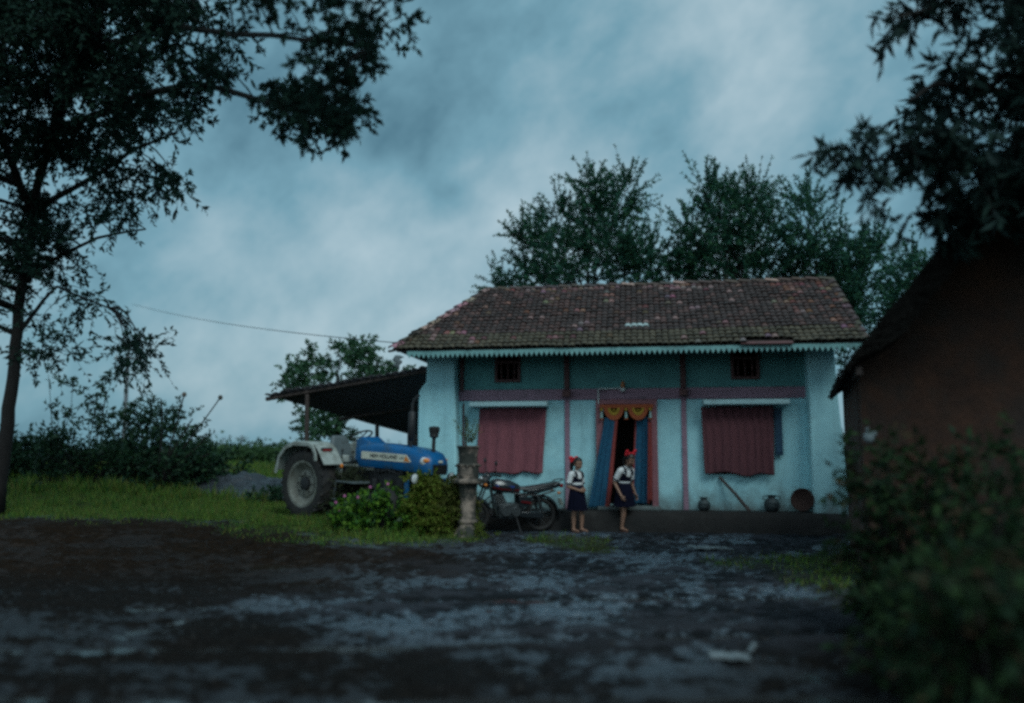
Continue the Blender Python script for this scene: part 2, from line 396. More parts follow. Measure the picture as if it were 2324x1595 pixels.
def brown_cover(x, y):
    n = .5*fbm(x + 31, y, .35, 3)
    return sm(.6, -2.6, x + n*1.6 - (y-11)*.10) * sm(7.4, 9.6, y + n*1.4) * (1 - grass_cover(x, y))
def shade_cover(x, y):
    # shade painted dark into the ground: under the left tree, right plants, near edge
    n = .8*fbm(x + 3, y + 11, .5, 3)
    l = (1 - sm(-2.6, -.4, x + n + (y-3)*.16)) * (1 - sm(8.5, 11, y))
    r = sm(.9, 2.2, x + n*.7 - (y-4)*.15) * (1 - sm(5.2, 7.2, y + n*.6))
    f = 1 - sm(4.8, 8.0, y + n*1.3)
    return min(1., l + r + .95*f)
def mud_relief(x, y):
    near = 1 - sm(26, 34, y)
    k = 1 - .75*sm(14.0, 14.8, y)
    q = x*.85 + y*.45; lump = max(0, fbm(q, y*1.15 + 7, 4.6, 2)); r = .026*fbm(x, y, .8, 2) + .022*fbm(q + 5, y*1.2, 2.0, 2) + .040*lump - .008 + .034*fbm(q, y*1.1 + 3, 8., 3)
    for yc, dp in ((6.45 + .05*x + .12*math.sin(x*.7), .055), (8.1 + .04*x + .15*math.sin(x*.6+1), .035), (5.0 - .03*x + .1*math.sin(x*.9), .045)):
        t = (y - yc)/.13
        if abs(t) < 4: r += -dp*math.exp(-t*t) + .5*dp*math.exp(-((abs(t)-1.9)/.7)**2)
    return r*near*k
def axis_lines(a, b, st, far, growth=1.28):
    xs = list(np.arange(a, b+1e-6, st)); d = st; x = b; hi = []
    while x < far: d *= growth; x += d; hi.append(x)
    d = st; x = a; lo = []
    while x > -far: d *= growth; x -= d; lo.append(x)
    return lo[::-1] + xs + hi
xs = axis_lines(-9.5, 7.0, .06, 900); ys = axis_lines(2.0, 16.5, .05, 1500)
xs = sorted([x for x in xs if x < -5.2 or x > 4.6] + list(np.arange(-5.2, 4.6, .034))); ys = sorted([y for y in ys if y < 2.6 or y > 14.4] + list(np.arange(2.6, 14.4, .036)))
vs = []; cols = []; rel = []
for y in ys:
    for x in xs:
        inb = -12 < x < 10 and 0 < y < 34
        rl = mud_relief(x, y) if inb else 0; rel.append(rl); vs.append((x, y, terrain(x, y) + rl))
        if inb:
            g = grass_cover(x, y); b = brown_cover(x, y)
        else: g, b = 1., 0.
        cols.append((b, g, shade_cover(x, y) if inb else 0, 1))
nx = len(xs)
fs = [(j*nx+i, j*nx+i+1, (j+1)*nx+i+1, (j+1)*nx+i) for j in range(len(ys)-1) for i in range(nx-1)]
me = bpy.data.meshes.new('ground'); me.from_pydata(vs, [], fs)
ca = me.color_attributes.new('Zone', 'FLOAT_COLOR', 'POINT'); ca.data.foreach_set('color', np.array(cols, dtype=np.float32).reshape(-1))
at_ = me.attributes.new('Height', 'FLOAT', 'POINT'); at_.data.foreach_set('value', np.array(rel, dtype=np.float32))
me.polygons.foreach_set('use_smooth', [True]*len(me.polygons)); me.update()
ground = bpy.data.objects.new('ground', me); COL.objects.link(ground); tag(ground, kind='structure')
def ground_mat():
    m, nt, b = nodes('wet_mud')
    N = nt.nodes.new
    a = N('ShaderNodeAttribute'); a.attribute_name = 'Zone'
    sp = N('ShaderNodeSeparateColor'); lk(nt, a.outputs['Color'], sp.inputs['Color'])
    tc = N('ShaderNodeTexCoord'); mp = N('ShaderNodeMapping'); mp.inputs['Scale'].default_value = (.75, 1.25, 1); lk(nt, tc.outputs['Object'], mp.inputs['Vector'])
    def nz(s, d=6, r=.6):
        n = N('ShaderNodeTexNoise'); n.inputs['Scale'].default_value = s; n.inputs['Detail'].default_value = d; n.inputs['Roughness'].default_value = r
        lk(nt, mp.outputs['Vector'], n.inputs['Vector']); return n.outputs['Fac']
    def ramp(f, els):
        r = N('ShaderNodeValToRGB'); e = r.color_ramp.elements
        e[0].position, e[0].color = els[0][0], (*els[0][1], 1); e[1].position, e[1].color = els[-1][0], (*els[-1][1], 1)
        for p, c in els[1:-1]:
            k = e.new(p); k.color = (*c, 1)
        lk(nt, f, r.inputs['Fac']); return r.outputs['Color']
    def mix(f, A, B):
        x = N('ShaderNodeMix'); x.data_type = 'RGBA'; lk(nt, f, x.inputs['Factor']); lk(nt, A, x.inputs['A']); lk(nt, B, x.inputs['B']); return x.outputs['Result']
    n1, n2, n3 = nz(.8, 5, .6), nz(6.5, 8, .74), nz(26, 6, .7)
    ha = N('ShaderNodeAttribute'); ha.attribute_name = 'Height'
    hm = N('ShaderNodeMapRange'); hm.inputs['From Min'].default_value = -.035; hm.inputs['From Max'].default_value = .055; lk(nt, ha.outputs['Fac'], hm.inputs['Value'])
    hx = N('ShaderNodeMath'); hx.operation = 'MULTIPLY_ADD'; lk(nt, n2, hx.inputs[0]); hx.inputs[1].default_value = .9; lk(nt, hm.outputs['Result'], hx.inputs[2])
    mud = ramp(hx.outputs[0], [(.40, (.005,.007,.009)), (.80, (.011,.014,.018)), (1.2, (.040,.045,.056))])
    brown = ramp(n2, [(.3, (.011,.008,.006)), (.55, (.026,.016,.010)), (.78, (.058,.032,.018))])
    soil = ramp(n2, [(.3, (.028,.035,.014)), (.7, (.05,.06,.02))])
    ground_shade = ramp(n3, [(.3, (.006,.006,.006)), (.7, (.022,.019,.017))])  # darker ground colour standing for shade
    c = mix(sp.outputs['Red'], mud, brown); c = mix(sp.outputs['Blue'], c, ground_shade); c = mix(sp.outputs['Green'], c, soil)
    sheen_base = c
    # wet sheen: ragged glossy patches, pale sky reflection painted into their colour, matt earth between
    def mth(op, a, b_, c_=None, clamp=False):
        q = N('ShaderNodeMath'); q.operation = op; q.use_clamp = clamp
        for k, v in enumerate((a, b_, c_)):
            if v is None: continue
            if isinstance(v, (int, float)): q.inputs[k].default_value = v
            else: lk(nt, v, q.inputs[k])
        return q.outputs[0]
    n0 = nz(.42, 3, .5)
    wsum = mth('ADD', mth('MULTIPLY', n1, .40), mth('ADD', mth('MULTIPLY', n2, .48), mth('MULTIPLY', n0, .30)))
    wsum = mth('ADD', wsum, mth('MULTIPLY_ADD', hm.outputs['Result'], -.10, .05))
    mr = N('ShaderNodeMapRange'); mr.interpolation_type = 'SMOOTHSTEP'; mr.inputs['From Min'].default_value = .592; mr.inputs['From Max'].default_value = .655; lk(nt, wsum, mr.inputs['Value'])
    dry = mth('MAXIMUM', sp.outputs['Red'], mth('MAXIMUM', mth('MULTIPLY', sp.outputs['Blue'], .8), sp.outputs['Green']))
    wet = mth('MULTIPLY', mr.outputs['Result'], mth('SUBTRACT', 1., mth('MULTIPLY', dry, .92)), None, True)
    sx_ = N('ShaderNodeMix'); sx_.data_type = 'RGBA'; lk(nt, mth('MULTIPLY', wet, .85), sx_.inputs['Factor']); lk(nt, sheen_base, sx_.inputs['A']); sx_.inputs['B'].default_value = (.095, .135, .175, 1); lk(nt, sx_.outputs['Result'], b.inputs['Base Color'])
    lk(nt, mth('MULTIPLY_ADD', wet, -.58, .78), b.inputs['Roughness'])
    lk(nt, mth('MULTIPLY_ADD', wet, .75, mth('MULTIPLY_ADD', dry, -.12, .16)), b.inputs['Specular IOR Level'])
    bp = N('ShaderNodeBump'); bp.inputs['Strength'].default_value = .9; bp.inputs['Distance'].default_value = .045; lk(nt, n2, bp.inputs['Height'])
    b2 = N('ShaderNodeBump'); b2.inputs['Strength'].default_value = .6; b2.inputs['Distance'].default_value = .012; lk(nt, n3, b2.inputs['Height']); lk(nt, bp.outputs['Normal'], b2.inputs['Normal']); lk(nt, mth('MULTIPLY_ADD', wet, -.45, .6), b2.inputs['Strength'])
    lk(nt, b2.outputs['Normal'], b.inputs['Normal'])
    return m
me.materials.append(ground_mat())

# standing water in the hollows of the yard: one shallow sheet, the mud stands out of it
pm, pnt, pb = nodes('puddle_water')
pb.inputs['Base Color'].default_value = (.028,.027,.026,1); pb.inputs['Roughness'].default_value = .16
pn = pnt.nodes.new('ShaderNodeTexNoise'); pn.inputs['Scale'].default_value = 9
ptc = pnt.nodes.new('ShaderNodeTexCoord'); lk(pnt, ptc.outputs['Object'], pn.inputs['Vector'])
pbp = pnt.nodes.new('ShaderNodeBump'); pbp.inputs['Strength'].default_value = .3; pbp.inputs['Distance'].default_value = .02
lk(pnt, pn.outputs['Fac'], pbp.inputs['Height']); lk(pnt, pbp.outputs['Normal'], pb.inputs['Normal'])
g = MB(); nxp, nyp = 18, 20
g.add([(-4 + 8.5*i/nxp, 2.0 + 11.0*j/nyp, terrain(-4 + 8.5*i/nxp, 2.0 + 11.0*j/nyp) - .032) for j in range(nyp+1) for i in range(nxp+1)],
      [(j*(nxp+1)+i, j*(nxp+1)+i+1, (j+1)*(nxp+1)+i+1, (j+1)*(nxp+1)+i) for j in range(nyp) for i in range(nxp)])
tag(g.build('water', pm), kind='structure')

# ------------------------------------------------------------------ house
YAW = R(9); HO = Vector((-1.79, 15.55, 0))
UX, VX = Vector((math.cos(YAW), -math.sin(YAW), 0)), Vector((math.sin(YAW), math.cos(YAW), 0))
def H(u, v, z=0): return HO + UX*u + VX*v + Vector((0,0,z))
house = thing('house', 'whitewashed farmhouse with brown tiled roof and pink painted beams', 'house', HO, -YAW)
PT = .39
def wall_mb(u0, u1, z0, z1, v, th, ops, mb=None):
    mb = mb or MB()
    us = sorted({u0, u1, *[o[0] for o in ops], *[o[1] for o in ops]}); zs = sorted({z0, z1, *[o[2] for o in ops], *[o[3] for o in ops]})
    for i in range(len(us)-1):
        for j in range(len(zs)-1):
            cu, cz = (us[i]+us[i+1])/2, (zs[j]+zs[j+1])/2
            if any(o[0] < cu < o[1] and o[2] < cz < o[3] for o in ops): continue
            a, b, c, d = us[i], us[i+1], zs[j], zs[j+1]
            mb.add([(a,v,c),(b,v,c),(b,v,d),(a,v,d)], [(0,1,2,3)]); mb.add([(a,v+th,c),(b,v+th,c),(b,v+th,d),(a,v+th,d)], [(3,2,1,0)])
    for a, b, c, d in ops:
        mb.add([(a,v,c),(a,v+th,c),(a,v+th,d),(a,v,d)], [(0,1,2,3)]); mb.add([(b,v,c),(b,v+th,c),(b,v+th,d),(b,v,d)], [(3,2,1,0)])
        mb.add([(a,v,d),(b,v,d),(b,v+th,d),(a,v+th,d)], [(3,2,1,0)]); mb.add([(a,v,c),(b,v,c),(b,v+th,c),(a,v+th,c)], [(0,1,2,3)])
    return mb
WV = .35
low = wall_mb(.70, 7.24, PT, 2.44, WV, .28, [(1.2, 2.3, 1.08, 2.26), (5.44, 6.62, 1.05, 2.26), (3.52, 4.40, .47, 2.36)])
low.build('wall', M['white_wall'], house, smooth=False)
up = wall_mb(.70, 7.24, 2.66, 3.72, WV+.004, .27, [(1.42, 1.93, 2.80, 3.40), (5.90, 6.42, 2.80, 3.40)])
tag(up.build('upper_wall', M['teal_wall'], house, smooth=False), 'teal painted upper wall under the eaves')
# beam band, brown upper posts with beam ends, thin pilasters
MB().box((3.97, WV+.125, 2.55), (6.54, .30, .216)).build('lintel_beam', M['pink'], house, bevel=.012)
for u in (2.83, 5.02):
    MB().box((u, WV-.03, 3.20), (.10, .10, 1.08)).build('upper_post', M['brownpost'], house, bevel=.008)
    MB().box((u, WV-.09, 2.565), (.15, .20, .13), rot=Matrix.Rotation(.04, 3, 'Y')).build('beam_end', M['brownpost'], house, bevel=.015)
    MB().box((u, WV-.012, 1.415), (.095, .05, 2.05)).build('pilaster', M['pink'], house, bevel=.008)
MB().box((.765, WV-.02, 3.18), (.07, .08, 1.10)).build('upper_post', M['brownpost'], house, bevel=.008)
# corner pillars: battered, stepped profiles
def pillar(sec):
    mb = MB(); rings = []
    for z, a, b, v0 in sec: rings.append([(a, v0, z), (b, v0, z), (b, .66, z), (a, .66, z)])
    mb.loft(rings); return mb.build('corner_pillar', M['white_wall'], house, bevel=.035, segs=3, smooth=True)
pillar([(-.05, -.06, .76, -.03), (1.0, -.03, .745, -.005), (2.0, -.03, .72, .0), (2.62, -.02, .70, .01), (2.74, .06, .695, .02), (2.80, .115, .69, .03), (3.60, .13, .685, .05)])
pillar([(-.05, 7.19, 7.84, -.03), (1.0, 7.20, 7.795, -.005), (1.8, 7.205, 7.75, 0), (2.60, 7.22, 7.71, .02), (3.60, 7.235, 7.69, .05)])
# side and back walls, ceiling over the dark rooms
sd = MB()
sd.box((.30, 2.50, 1.95), (.36, 3.66, 3.40)); sd.box((7.50, 2.50, 1.95), (.36, 3.66, 3.40)); sd.box((3.9, 4.18, 1.95), (7.56, .3, 3.36))
sd.prism([(.1,3.66),(3.9,3.66),(1.9,4.72)], 0, 1, fn=lambda v: Vector((7.36 + .28*v.y, v.x, v.z)))
sd.build('back_wall', M['white_wall'], house, smooth=False)
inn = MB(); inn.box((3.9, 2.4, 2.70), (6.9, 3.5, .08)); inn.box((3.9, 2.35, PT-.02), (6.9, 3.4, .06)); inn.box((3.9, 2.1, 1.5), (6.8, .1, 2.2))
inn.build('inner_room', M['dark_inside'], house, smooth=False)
# plinth with worn rounded edge
pl = MB(); n = 48; rings = []
for i in range(n+1):
    u = .5 + 7.25*i/n
    w = .045*noise.noise(Vector((u*1.7, 0, 0))) + .02*noise.noise(Vector((u*5, 2, 0))); w2 = .035*noise.noise(Vector((u*2.3, 5, 0))) + .015*noise.noise(Vector((u*7, 8, 0)))
    rings.append([(u, -.22+w, -.06), (u, -.19+w, .12), (u, -.16+w, .29+w2), (u, -.10+w, .375+w2*.5), (u, .02, .392), (u, .36, .394), (u, .36, -.06)])
pl.loft(rings).build('plinth', M['plinth'], house, ang=70)
st = MB().box((3.98, .20, .425), (1.16, .30, .075)); st.build('door_step', M['step'], house, bevel=.02)
# door frame
MB().box((3.445, WV-.02, 1.40), (.13, .16, 1.92)).box((4.465, WV-.02, 1.40), (.12, .16, 1.92)).box((3.955, WV-.02, 2.395), (1.15, .15, .088)).build('door_frame', M['pinkdoor'], house, bevel=.01)
# lower windows behind the cloths
for a, b, c, d in ((1.2, 2.3, 1.08, 2.26), (5.44, 6.62, 1.05, 2.26)):
    w = MB(); v = WV+.10
    w.box(((a+b)/2, v, d-.03), (b-a, .06, .06)).box(((a+b)/2, v, c+.03), (b-a, .06, .06))
    for u in (a+.03, b-.03, (a+b)/2): w.box((u, v, (c+d)/2), (.06, .06, d-c-.12))
    fr = w.build('window', M['brownpost'], house, bevel=.005)
    bb = MB()
    for k in range(1, 10):
        u = a + (b-a)*k/10; bb.cyl((u, v, c+.05), (u, v, d-.05), .008, n=6)
    bb.build('window_bars', M['engine'], fr)
# small upper windows
for a, b in ((1.42, 1.93), (5.90, 6.42)):
    c, d = 2.80, 3.40; v = WV-.005
    w = MB(); t = .055
    w.box(((a+b)/2, v, d-t/2), (b-a, .09, t)).box(((a+b)/2, v, c+t/2), (b-a, .09, t)).box((a+t/2, v, (c+d)/2), (t, .09, d-c-2*t)).box((b-t/2, v, (c+d)/2), (t, .09, d-c-2*t))
    w.box(((a+b)/2, v, c+.40), (b-a-2*t, .05, .05))
    fr = w.build('window', M['brownpost'], house, bevel=.005)
    bb = MB()
    for k in (1, 2, 3):
        u = a + (b-a)*k/4; bb.lathe([(.010,0),(.016,.05),(.011,.09),(.018,.16),(.011,.23),(.016,.28),(.010,.32)], 8, Matrix.Translation((u, v, c+t)))
    bb.build('window_bars', M['brownpost'], fr)
# concrete sunshades
for a, b in ((.98, 2.48), (5.36, 6.88)):
    s = MB(); s.prism([(WV,2.30),(WV,2.44),(WV-.02,2.44),(-.02,2.40),(-.02,2.315)], a, b, fn=lambda v: Vector((v.y, v.x, v.z)))
    s.build('sunshade', M['white_slab'], house, bevel=.012)
# blue shutter leaf beside the second window
MB().box((6.71, WV-.055, 1.83), (.13, .035, .86)).box((6.71, WV-.078, 2.2), (.10, .012, .05)).box((6.71, WV-.078, 1.47), (.10, .012, .05)).build('shutter', M['shutterblue'], house, bevel=.004)
# conduit and small lamp over the door
MB().tube([(3.435, WV-.115, 2.36), (3.435, WV-.115, 2.63), (3.45, WV-.115, 2.648), (3.86, WV-.05, 2.655)], .0135, 8).build('conduit_pipe', M['conduit'], house)
lp = MB().lathe([(.03,-.05),(.045,-.04),(.05,.0),(.035,.02)], 14, Matrix.Translation((3.90, WV-.09, 2.64))).build('wall_lamp', M['conduit'], house)
MB().lathe([(.03,.0),(.045,.03),(.035,.08),(.012,.14),(.0,.15)], 14, Matrix.Translation((3.90, WV-.09, 2.66))).build('lamp_shade', M['lamp'], lp)
# electric service pipe at the left of the facade
MB().tube([(.80, WV-.03, .45), (.80, WV-.03, 2.4)], .018, 8).build('service_pipe', M['brownpost'], house)

# ---- roof of half-round tiles
EV, EZ, RV, RZ = -.65, 3.345, 1.8, 4.92
UL0, UL1, UR0, UR1 = -.32, 1.02, 8.10, 8.12
SL = math.hypot(RV-EV, RZ-EZ); rows = 19; cw = .112
def roofz(v): return EZ + (RZ-EZ)*(v-EV)/(RV-EV)
rr = random.Random(3)
tv, tf, tcv = [], [], []
def tilecol(u, t):
    n = noise.noise(Vector((u*.9, t*5.5, 2.2))); n2 = noise.noise(Vector((u*2.4, t*16, 8)))
    k = rr.uniform(.7, 1.3)
    base = (.052*k, .034*k, .031*k)
    if rr.random() < .25: base = (.088*k, .048*k, .042*k)
    if t < .16: base = (.075*k, .062*k, .040*k)
    pale = (.25, .155, .145); red = (.14, .065, .05)
    if t > .86 and n > .12 and rr.random() < .75: base = tuple(c*rr.uniform(.8,1.15) for c in pale)
    elif n2 > .42 and rr.random() < .8: base = tuple(c*rr.uniform(.55,1.05) for c in pale)
    elif n2 > .30 and rr.random() < .5: base = tuple(c*rr.uniform(.6,1.1) for c in red)
    elif u > 6.9 and t > .45 and rr.random() < .25: base = tuple(c*rr.uniform(.6,1.1) for c in red)
    elif rr.random() < .012: base = pale
    return base
def add_tile(P, X, Y, Z, w, L, c, lift0=.028, lift1=.004):
    # half-round tile: P lower-left corner, X across, Y up the slope, Z out of the slope
    o = len(tv); K = 5
    for (yy, lf, ww) in ((0, lift0, 1.0), (L, lift1, .86)):
        for k in range(K+1):
            a = PI*k/K
            tv.append(tuple(P + X*(w*.5 - math.cos(a)*w*.5*ww) + Y*yy + Z*(lf + math.sin(a)*w*.30)))
    for k in range(K): tf.append((o+k, o+k+1, o+k+K+2, o+k+K+1))
    for k in range(K+1):   # rim at the lower end gives it its thickness
        a = PI*k/K
        tv.append(tuple(P + X*(w*.5 - math.cos(a)*w*.5) + Z*(lift0 - .016 + math.sin(a)*w*.30)))
    q = o+2*(K+1)
    for k in range(K): tf.append((q+k, q+k+1, o+k+1, o+k))
    tcv.extend([c]*(3*(K+1)))
Ys = Vector((0, RV-EV, RZ-EZ)).normalized(); Zs = Vector((0, -Ys.z, Ys.y)); Xs = Vector((1,0,0))
for r in range(rows):
    t0 = r/rows; L = SL/rows
    ul = UL0 + (UL1-UL0)*t0 + (.10 if r % 5 < 2 else 0)*rr.random(); ur = UR0 + (UR1-UR0)*t0 - rr.uniform(0, .05)
    nb = int((ur-ul)/cw)
    for k in range(nb+1):
        u = UR0 - (k+1)*cw
        if u < ul - .06: continue
        if r == 0 and 5.98 < u < 6.86: continue          # slipped tiles at the eave
        v = EV + (RV-EV)*t0
        sag = .030*noise.noise(Vector((u*.55, t0*2, 1))) + .012*noise.noise(Vector((u*2, t0*6, 4))) - .05*math.sin(PI*max(0,min(1,(u-1)/7)))*t0*.4
        jit = rr.uniform(-.012, .012)
        c = tilecol(u, t0)
        if r == 5 and 3.95 < u < 4.30: c = (.42,.52,.52)
        add_tile(Vector((u + rr.uniform(-.006,.006), v, roofz(v) + sag)) + Ys*jit, Xs, Ys, Zs, cw*1.06, L*1.35, c, .030 + rr.uniform(-.006,.012))
# left hip slope
Yl = Vector((UL1-UL0, 0, RZ-EZ)).normalized(); Zl = Vector((-Yl.z, 0, Yl.x)); Xl = Vector((0,-1,0)); SLL = math.hypot(UL1-UL0, RZ-EZ); rl = 14
for r in range(rl):
    t0 = r/rl; v1 = EV + (RV-EV)*t0; v2 = 4.25 + (RV-4.25)*t0
    nb = int((v2-v1)/cw)
    for k in range(nb+1):
        v = v1 + (k+1)*cw
        add_tile(Vector((UL0 + (UL1-UL0)*t0, v, EZ + (RZ-EZ)*t0)), Xl, Yl, Zl, cw*1.06, SLL/rl*1.35, tilecol(v, t0*.7))
# ridge and hip cap tiles, and the verge tiles on the right
def cap(p0, p1, r, n, pale):
    p0, p1 = Vector(p0), Vector(p1); d = (p1-p0); L = d.length/n; d.normalize(); x = d.cross(Vector((0,0,1))).normalized(); z = x.cross(d)
    for i in range(n):
        c = tuple(k*rr.uniform(.8,1.2) for k in ((.34,.215,.20) if rr.random() < pale else (.075,.055,.047)))
        b = p0 + d*L*i; zz = .02*noise.noise(Vector((i*.35, 3, 1)))
        add_tile(b - x*r + z*(-.02+zz), x, d, z, 2*r, L*1.12, c, .035, .0)
cap((UL1-.05, RV, RZ+.02), (UR1, RV, RZ+.02), .10, 27, .22)
cap((UL0-.05, EV-.02, EZ+.03), (UL1, RV, RZ+.05), .085, 11, .55)
cap((UR0-.02, EV, EZ+.03), (UR1-.02, RV, RZ+.03), .07, 11, .25)
me = bpy.data.meshes.new('roof'); me.from_pydata(tv, [], tf)
ca = me.color_attributes.new('Col', 'FLOAT_COLOR', 'POINT'); ca.data.foreach_set('color', np.array([(*c,1) for c in tcv], dtype=np.float32).reshape(-1))
me.materials.append(M['tile']); me.polygons.foreach_set('use_smooth', [True]*len(me.polygons)); me.set_sharp_from_angle(angle=R(50)); me.update()
roof = bpy.data.objects.new('roof', me); COL.objects.link(roof); roof.parent = house
dk = MB(); e = .03
dk.loft([[(UL0+.04, EV+.03, EZ), (UR0-.03, EV+.03, EZ), (UR1-.03, RV, RZ), (UL1, RV, RZ)], [(UL0+.04, EV+.03, EZ-e), (UR0-.03, EV+.03, EZ-e), (UR1-.03, RV, RZ-e), (UL1, RV, RZ-e)]])
dk.loft([[(UL0+.04, 4.25, EZ), (UR0-.03, 4.25, EZ), (UR1-.03, RV+.004, RZ), (UL1, RV+.004, RZ)], [(UL0+.04, 4.25, EZ-e), (UR0-.03, 4.25, EZ-e), (UR1-.03, RV+.004, RZ-e), (UL1, RV+.004, RZ-e)]])
dk.add([(UL0+.04, EV+.035, EZ-.004), (UL0+.04, 4.245, EZ-.004), (UL1, RV+.002, RZ-.004)], [(0,1,2)])
dk.build('roof_deck', M['deck'], roof, smooth=False)
rf = MB()
for i in range(14):
    u = .15 + i*.585; rf.bar((u, EV+.05, roofz(EV+.05)-.085), (u, .5, roofz(.5)-.085), .05, .09)
rf.build('rafter', M['brownpost'], house, smooth=False)
# a few broken tile ends sticking out at the hip
bt = MB(); bt.bar((-.10, EV+.35, 3.74), (.06, EV+.40, 3.80), .10, .02); bt.bar((-.42, EV+.2, 3.50), (-.1, EV+.25, 3.58), .05, .03); bt.bar((-.44,EV+.02,3.33),(-.2,EV+.05,3.38),.1,.03)
bt.build('broken_tile', M['deck'], roof, smooth=False)
# slipped purplish flashing in the gap at the eave
MB().bar((5.98, EV+.01, EZ+.012), (6.86, EV+.01, EZ+.006), .10, .02, up=(0,-.5,.8)).build('eave_flashing', M['brownpost'], house)
# zigzag valance
vb = MB(); a, b = -.08, 8.04; nt_ = 88; zt, zb, zp = 3.325, 3.275, 3.19
for y in (EV+.02, EV+.032):
    pts = [(a, y, zt), (b, y, zt)]; k = []
    for i in range(nt_):
        u0 = a + (b-a)*i/nt_; u1 = a + (b-a)*(i+1)/nt_; um = (u0+u1)/2; j = rr.uniform(-.006,.006)
        wv = .012*noise.noise(Vector((u0, 0, 7)))
        vb.add([(u0,y,zt+wv),(u1,y,zt+wv),(u1,y,zb+wv),(um,y,zp+j+wv),(u0,y,zb+wv)], [(0,1,2,3,4)])
vb.add([(a,EV+.02,zt),(b,EV+.02,zt),(b,EV+.032,zt),(a,EV+.032,zt)], [(0,1,2,3)])
vb.build('valance', M['valance'], house, smooth=False)
MB().box(((a+b)/2, EV+.055, EZ-.05), (b-a, .035, .09)).build('eave_board', M['brownpost'], house)

# ------------------------------------------------------------------ cloths at the openings
def cloth(name, mtl, ub, ut, zt, zb, v0, folds, amp, seed, label, cat, group=None, thick=.006, nu=90, nz=40, vtop=None, flare=0., hem=.0, mi=None):
    """ub/ut: (left, right) at bottom and top in house coordinates"""
    vs = []; fs = []
    for j in range(nz+1):
        t = j/nz
        for i in range(nu+1):
            s = i/nu
            ul = ut[0] + (ub[0]-ut[0])*t; ur = ut[1] + (ub[1]-ut[1])*t
            u = ul + (ur-ul)*s + .02*noise.noise(Vector((t*2, seed, 0)))*t
            w = amp*(.45+.55*t)*(math.sin(folds*2*PI*s + 1.2*noise.noise(Vector((s*3, t*1.2, seed)))*2) + .8*noise.noise(Vector((s*folds*1.3, t*.9, seed+3))))
            z = zt + (zb-zt)*t + (hem*noise.noise(Vector((s*5, seed, 9))) if hem else 0)*t - .012*math.sin(PI*s*4)*(1-t)*(1 if hem else 0)
            vs.append((u, v0 + w - flare*t*t, z))
    fs = [(j*(nu+1)+i, j*(nu+1)+i+1, (j+1)*(nu+1)+i+1, (j+1)*(nu+1)+i) for j in range(nz) for i in range(nu)]
    mb = MB(); mb.add(vs, fs)
    mats = mtl if isinstance(mtl, list) else [mtl]
    if mi: mb.mi = [mi((k % nu)/nu, (k//nu)/nz) for k in range(len(fs))]
    o = mb.build(name, mats, smooth=True, ang=80)
    sd_ = o.modifiers.new('thickness', 'SOLIDIFY'); sd_.thickness = thick; sd_.offset = 0
    o.location = HO; o.rotation_euler = (0,0,-YAW)
    return tag(o, label, cat, group)
cloth('window_cloth', M['curtain'], (1.07, 2.36), (1.13, 2.44), 2.30, 1.06, WV-.075, 5, .016, 1.3, 'faded pink cloth hanging over the window behind the motorcycle', 'curtain', 'cloths hung over the windows', hem=.05)
cloth('window_cloth', M['curtain2'], (5.37, 6.60), (5.33, 6.63), 2.29, 1.045, WV-.105, 9, .017, 4.7, 'darker pink cloth hanging over the window above the leaning pole', 'curtain', 'cloths hung over the windows', hem=.07)
bord = lambda lo, hi: (lambda s, t: 1 if (s > hi or s < lo) else 0)
cloth('door_curtain', [M['bluecloth'], M['redcloth']], (3.22, 3.62), (3.56, 3.80), 2.10, .44, WV-.15, 3, .02, 2.2, 'blue door curtain with red edge, blown out at the side of the waiting girl', 'curtain', 'door curtains', flare=.12, mi=bord(-.1, .78), nu=60)
cloth('door_curtain', [M['bluecloth'], M['redcloth']], (4.02, 4.36), (4.12, 4.40), 2.12, .50, WV-.02, 3, .018, 6.1, 'blue door curtain with red edges, hanging straight behind the stepping girl', 'curtain', 'door curtains', flare=.02, mi=bord(.10, .84), nu=60)
cloth('pink_drape', M['redcloth'], (4.33, 4.41), (4.36, 4.42), 2.0, .56, WV-.13, 1, .012, 3.3, 'narrow red cloth strip against the right side of the door frame', 'cloth', nu=16)
# toran: beaded band, two swags, three tassels
tz, tvv = 2.34, WV-.16
tor = thing('door_garland', 'orange and yellow beaded garland hung across the top of the doorway', 'garland', H(3.96, tvv, 0), -YAW)
MB().box((0, 0, tz-.03), (1.0, .022, .07)).build('band', M['orange'], tor, bevel=.006)
for k, uc in enumerate((-.235, .215)):
    def arc(r0, r1, y0, y1):
        mb = MB(); N_ = 20; rings = []
        for i in range(N_+1):
            a = PI + PI*i/N_; ca_, sa_ = math.cos(a), math.sin(a)*1.25
            rings.append([(uc+ca_*r0, y0, tz-.06+sa_*r0), (uc+ca_*r1, y0, tz-.06+sa_*r1), (uc+ca_*r1, y1, tz-.06+sa_*r1), (uc+ca_*r0, y1, tz-.06+sa_*r0)])
        return mb.loft(rings)
    sw = arc(.115, .185, -.012, .012).build('swag', M['orange'], tor)
    arc(.062, .113, -.010, .010).build('swag_lining', M['yellow'], sw)
    MB().ell((uc, 0, tz-.10), (.028, .012, .02)).build('bead', M['yellow'], sw)
for uc in (-.47, -.01, .44):
    t = MB(); t.ell((uc, 0, tz-.09), (.03, .012, .035)).build('bead', M['yellow'], tor)
    t2 = MB(); t2.lathe([(.012,0),(.018,-.05),(.028,-.12),(.02,-.125)], 10, Matrix.Translation((uc, 0, tz-.13))); ts = t2.build('tassel', M['tassel'], tor)
    MB().ell((uc, 0, tz-.27), (.045, .02, .018)).build('tassel_end', M['orange'], ts)

